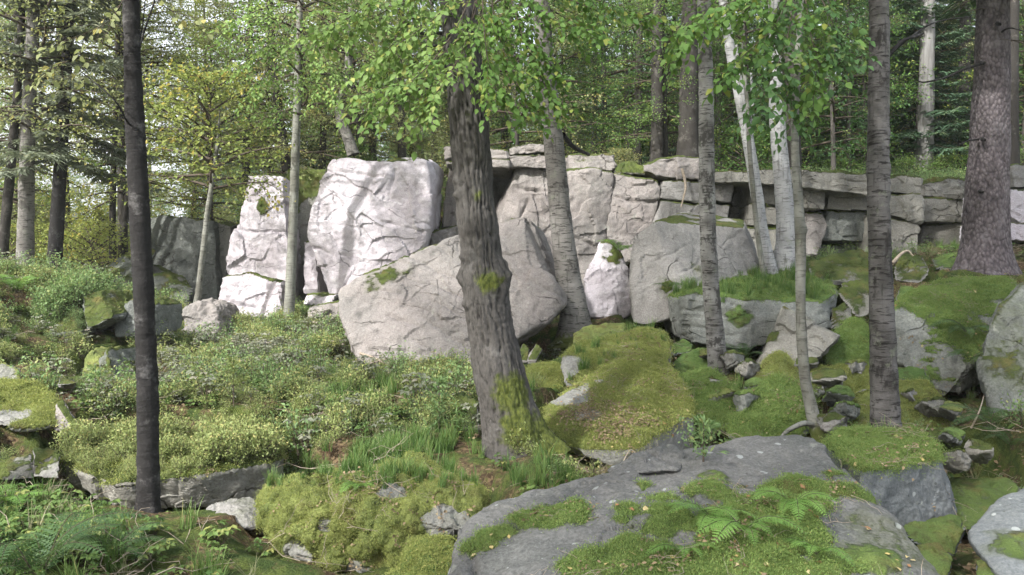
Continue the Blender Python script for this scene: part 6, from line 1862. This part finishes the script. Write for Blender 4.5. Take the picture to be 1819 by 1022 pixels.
def sapling(label, at, h, m, seed, name='spruce_sapling'):
    g_ = np.random.default_rng(seed)
    t = thing(name, label, 'sapling', at)
    a = MB(); a.tube(np.linspace(0, 1, 6)[:, None] * np.array((0, 0, h)), np.linspace(.008, .002, 6), 5)
    obj('stem', a.mesh('stem', [M['twig']]), t)
    b = MB()
    for i in range(int(h * 70)):
        z = h * (.08 + .92 * g_.random()); az = g_.random() * 6.28; L = .42 * h * (1 - z / h) + .05
        d = np.array((math.cos(az), math.sin(az), .25))
        k = 8
        s = g_.random(k)
        pos = np.array((0, 0, z)) + s[:, None] * L * d
        ax = d + g_.normal(size=(k, 3)) * .6
        b.leaves(pos, ax, np.array((0, 0, 1.0)) + g_.normal(size=(k, 3)) * .3, .07, .018, 0, g_.random(k))
    obj('foliage', b.mesh('sapling_needles', [M[m]]), t)


sapling('feathery yellow green sapling in the bilberry right of the left trunk', gp(415, 722), .55, 'lf_bil', 1)
sapling('blue green seedling among brambles left of the left trunk', gp(170, 720), .45, 'lf_bilg', 2)
sapling('small feathery sapling behind the feathery yellow one', gp(475, 690), .4, 'lf_bilg', 3)
sapling('green sapling growing from the flake at the boulder top', rp('front', 1250, 820), .28, 'lf_bilg', 4)
sapling('thin sapling left of the central trunk', gp(780, 770), .5, 'lf_bilg', 5)


def stick(label, pts, w, mat='drytwig', name='stick'):
    A = np.array([W(*q) if not isinstance(q, np.ndarray) else q for q in pts])
    P = spline(A, 14)
    b = MB(); b.tube(P - P[0], np.linspace(w, w * .4, 14), 6)
    obj(name, b.mesh('stick', [M[mat]]), None, P[0], label, 'stick')


stick('bleached root hanging down the cliff left of the spotted birch', [(1212, 300, 16.9), (1218, 330, 16.8), (1214, 352, 16.7), (1210, 368, 16.7)], .035)
stick('dead branch lying under the big leaning boulder', [(640, 628, 11.3), (665, 636, 11.1), (690, 650, 11.0), (705, 655, 10.9)], .02)
stick('second dead branch crossing under the leaning boulder', [(650, 648, 11.0), (680, 640, 11.1), (712, 632, 11.2)], .014)
stick('bleached branch on the stones right of the banded birch', [(1585, 468, 13.0), (1600, 452, 13.1), (1612, 446, 13.2), (1622, 455, 13.2)], .03)
stick('mossy twig leaning over the gap above the flake', [gp(1105, 835, .05), gp(1120, 825, .12), gp(1135, 822, .04)], .006)
stick('dry stick in the ferns at the right', [gp(1725, 770, .05), gp(1740, 750, .12), gp(1750, 735, .28)], .01)
stick('dry stick by the crooked trunk foot', [gp(1390, 735, .05), gp(1405, 720, .1), gp(1412, 700, .2)], .008)

# ------------------------------------------------------------------ fallen leaves, each its own
t_ = NT('fallen_yellow_leaf')
oi_ = t_.n('ObjectInfo')
cr_ = t_.mix(oi_.outputs['Random'], (.36, .29, .11), (.44, .39, .24))
cr_ = t_.mix(t_.math('GREATER_THAN', oi_.outputs['Random'], .72), cr_, (.24, .13, .06))
t_.diffuse(cr_, None, .6)
M['fallen'] = t_.m
FL = []
for s_ in range(3):
    b = MB()
    b.leaves(np.zeros((1, 3)) - np.array(((.5, 0, 0),)), np.array(((1.0, 0, 0),)), np.array(((0, 0, 1.0),)), 1.0, .7, 0, np.array([.5]), ovate=True, fold=(.12, .3, -.1)[s_])
    b.tube(np.array([(-.5, 0, 0), (-.7, .03, .02), (-.85, .02, .05)]), .012, 3, 0)
    FL.append(b.mesh('fallen_leaf', [M['fallen']]))
gl = np.random.default_rng(99)


def drop_leaf(p, n, size, label, group):
    o = obj('fallen_leaf', FL[int(gl.integers(0, 3))], None, p + n * .012, label, 'leaf', group)
    up = Vector(unit(n + gl.normal(size=3) * .22))
    q = up.to_track_quat('Z', 'Y')
    o.rotation_mode = 'QUATERNION'
    from mathutils import Quaternion
    o.rotation_quaternion = q @ Quaternion((0, 0, 1), gl.random() * 6.283)
    o.scale = (size, size, size)


for key, n, size, box, label, grp in [('front', 58, .043, (820, 830, 1640, 1022), 'yellow or brown fallen leaf lying on the foreground boulder', 'fallen leaves on the foreground boulder'),
                                      ('mtop', 34, .042, (1460, 765, 1670, 850), 'yellow fallen leaf on the square moss cap', 'fallen leaves on the moss capped boulder'),
                                      ('mossbig', 60, .042, (980, 620, 1230, 820), 'small yellow leaf on the big tilted mossy boulder', 'fallen leaves on the big mossy boulder'),
                                      ('mossback', 10, .045, (1000, 585, 1190, 660), 'tiny yellow leaf on the humped mossy boulder', 'fallen leaves on the humped boulder'),
                                      ('rmoss', 16, .05, (1590, 490, 1760, 640), 'tiny yellow leaf on the bright moss roof', 'fallen leaves on the moss roof'),
                                      ('mound', 8, .045, (1300, 670, 1440, 780), 'tiny yellow leaf on the rounded mossy mound stone', 'fallen leaves on the mound stone')]:
    q, nn = rock_pts(key, n * 8, .25, .3 if key == 'front' else None, 17)
    uu, vv = project(q)
    k = np.where((uu > box[0]) & (uu < box[2]) & (vv > box[1]) & (vv < box[3]) & (nn[:, 2] > .2))[0][:n]
    for a in k:
        drop_leaf(q[a], nn[a], size * gl.uniform(.6, 1.15), label, grp)

# ------------------------------------------------------------------ every tree of the wood gets words of its own
ORD = ['first', 'second', 'third', 'fourth', 'fifth', 'sixth', 'seventh', 'eighth', 'ninth', 'tenth', 'eleventh', 'twelfth', 'thirteenth', 'fourteenth', 'fifteenth', 'sixteenth', 'seventeenth', 'eighteenth', 'nineteenth', 'twentieth', 'twenty-first', 'twenty-second', 'twenty-third', 'twenty-fourth', 'twenty-fifth', 'twenty-sixth', 'twenty-seventh', 'twenty-eighth', 'twenty-ninth', 'thirtieth']
for grp, txt in (('open wood at the left', 'slender pale leaved tree left of the cliff'), ('leafy trees behind the cliff', 'green leafy tree on the plateau behind the cliff'), ('spruces behind the cliff', 'dark spruce in the wood behind the cliff'),
                 ('greyish spruces at the left', 'greyish spruce among the pale trees'), ('shrubs on the cliff top', 'leafy shrub along the cliff top'), ('shrubs in the open wood', 'pale shrub in the open wood')):
    L_ = sorted([o for o in S.objects if o.get('group') == grp], key=lambda o: o.location.x / o.location.y)
    for i_, o in enumerate(L_):
        r_ = len(L_) - 1 - i_
        o['label'] = txt + ', ' + (ORD[min(i_, r_, 29)] + (' from the left' if i_ <= r_ else ' from the right'))

# ------------------------------------------------------------------ pale woodland air
hz = NT('pale_air')
pv = hz.n('VolumePrincipled', {'Color': (.93, .96, 1.0), 'Density': .0007, 'Anisotropy': .1})
hz.t.links.new(pv.outputs[0], hz.out.inputs['Volume'])
bmh = bmesh.new()
bmesh.ops.create_cube(bmh, size=1.0)
hme = bpy.data.meshes.new('haze'); bmh.to_mesh(hme); bmh.free()
hme.materials.append(hz.m)
ho = obj('haze', hme, kind='stuff')
ho.scale = (340, 300, 34); ho.location = (0, 80, 12)
S.cycles.volume_bounces = 1
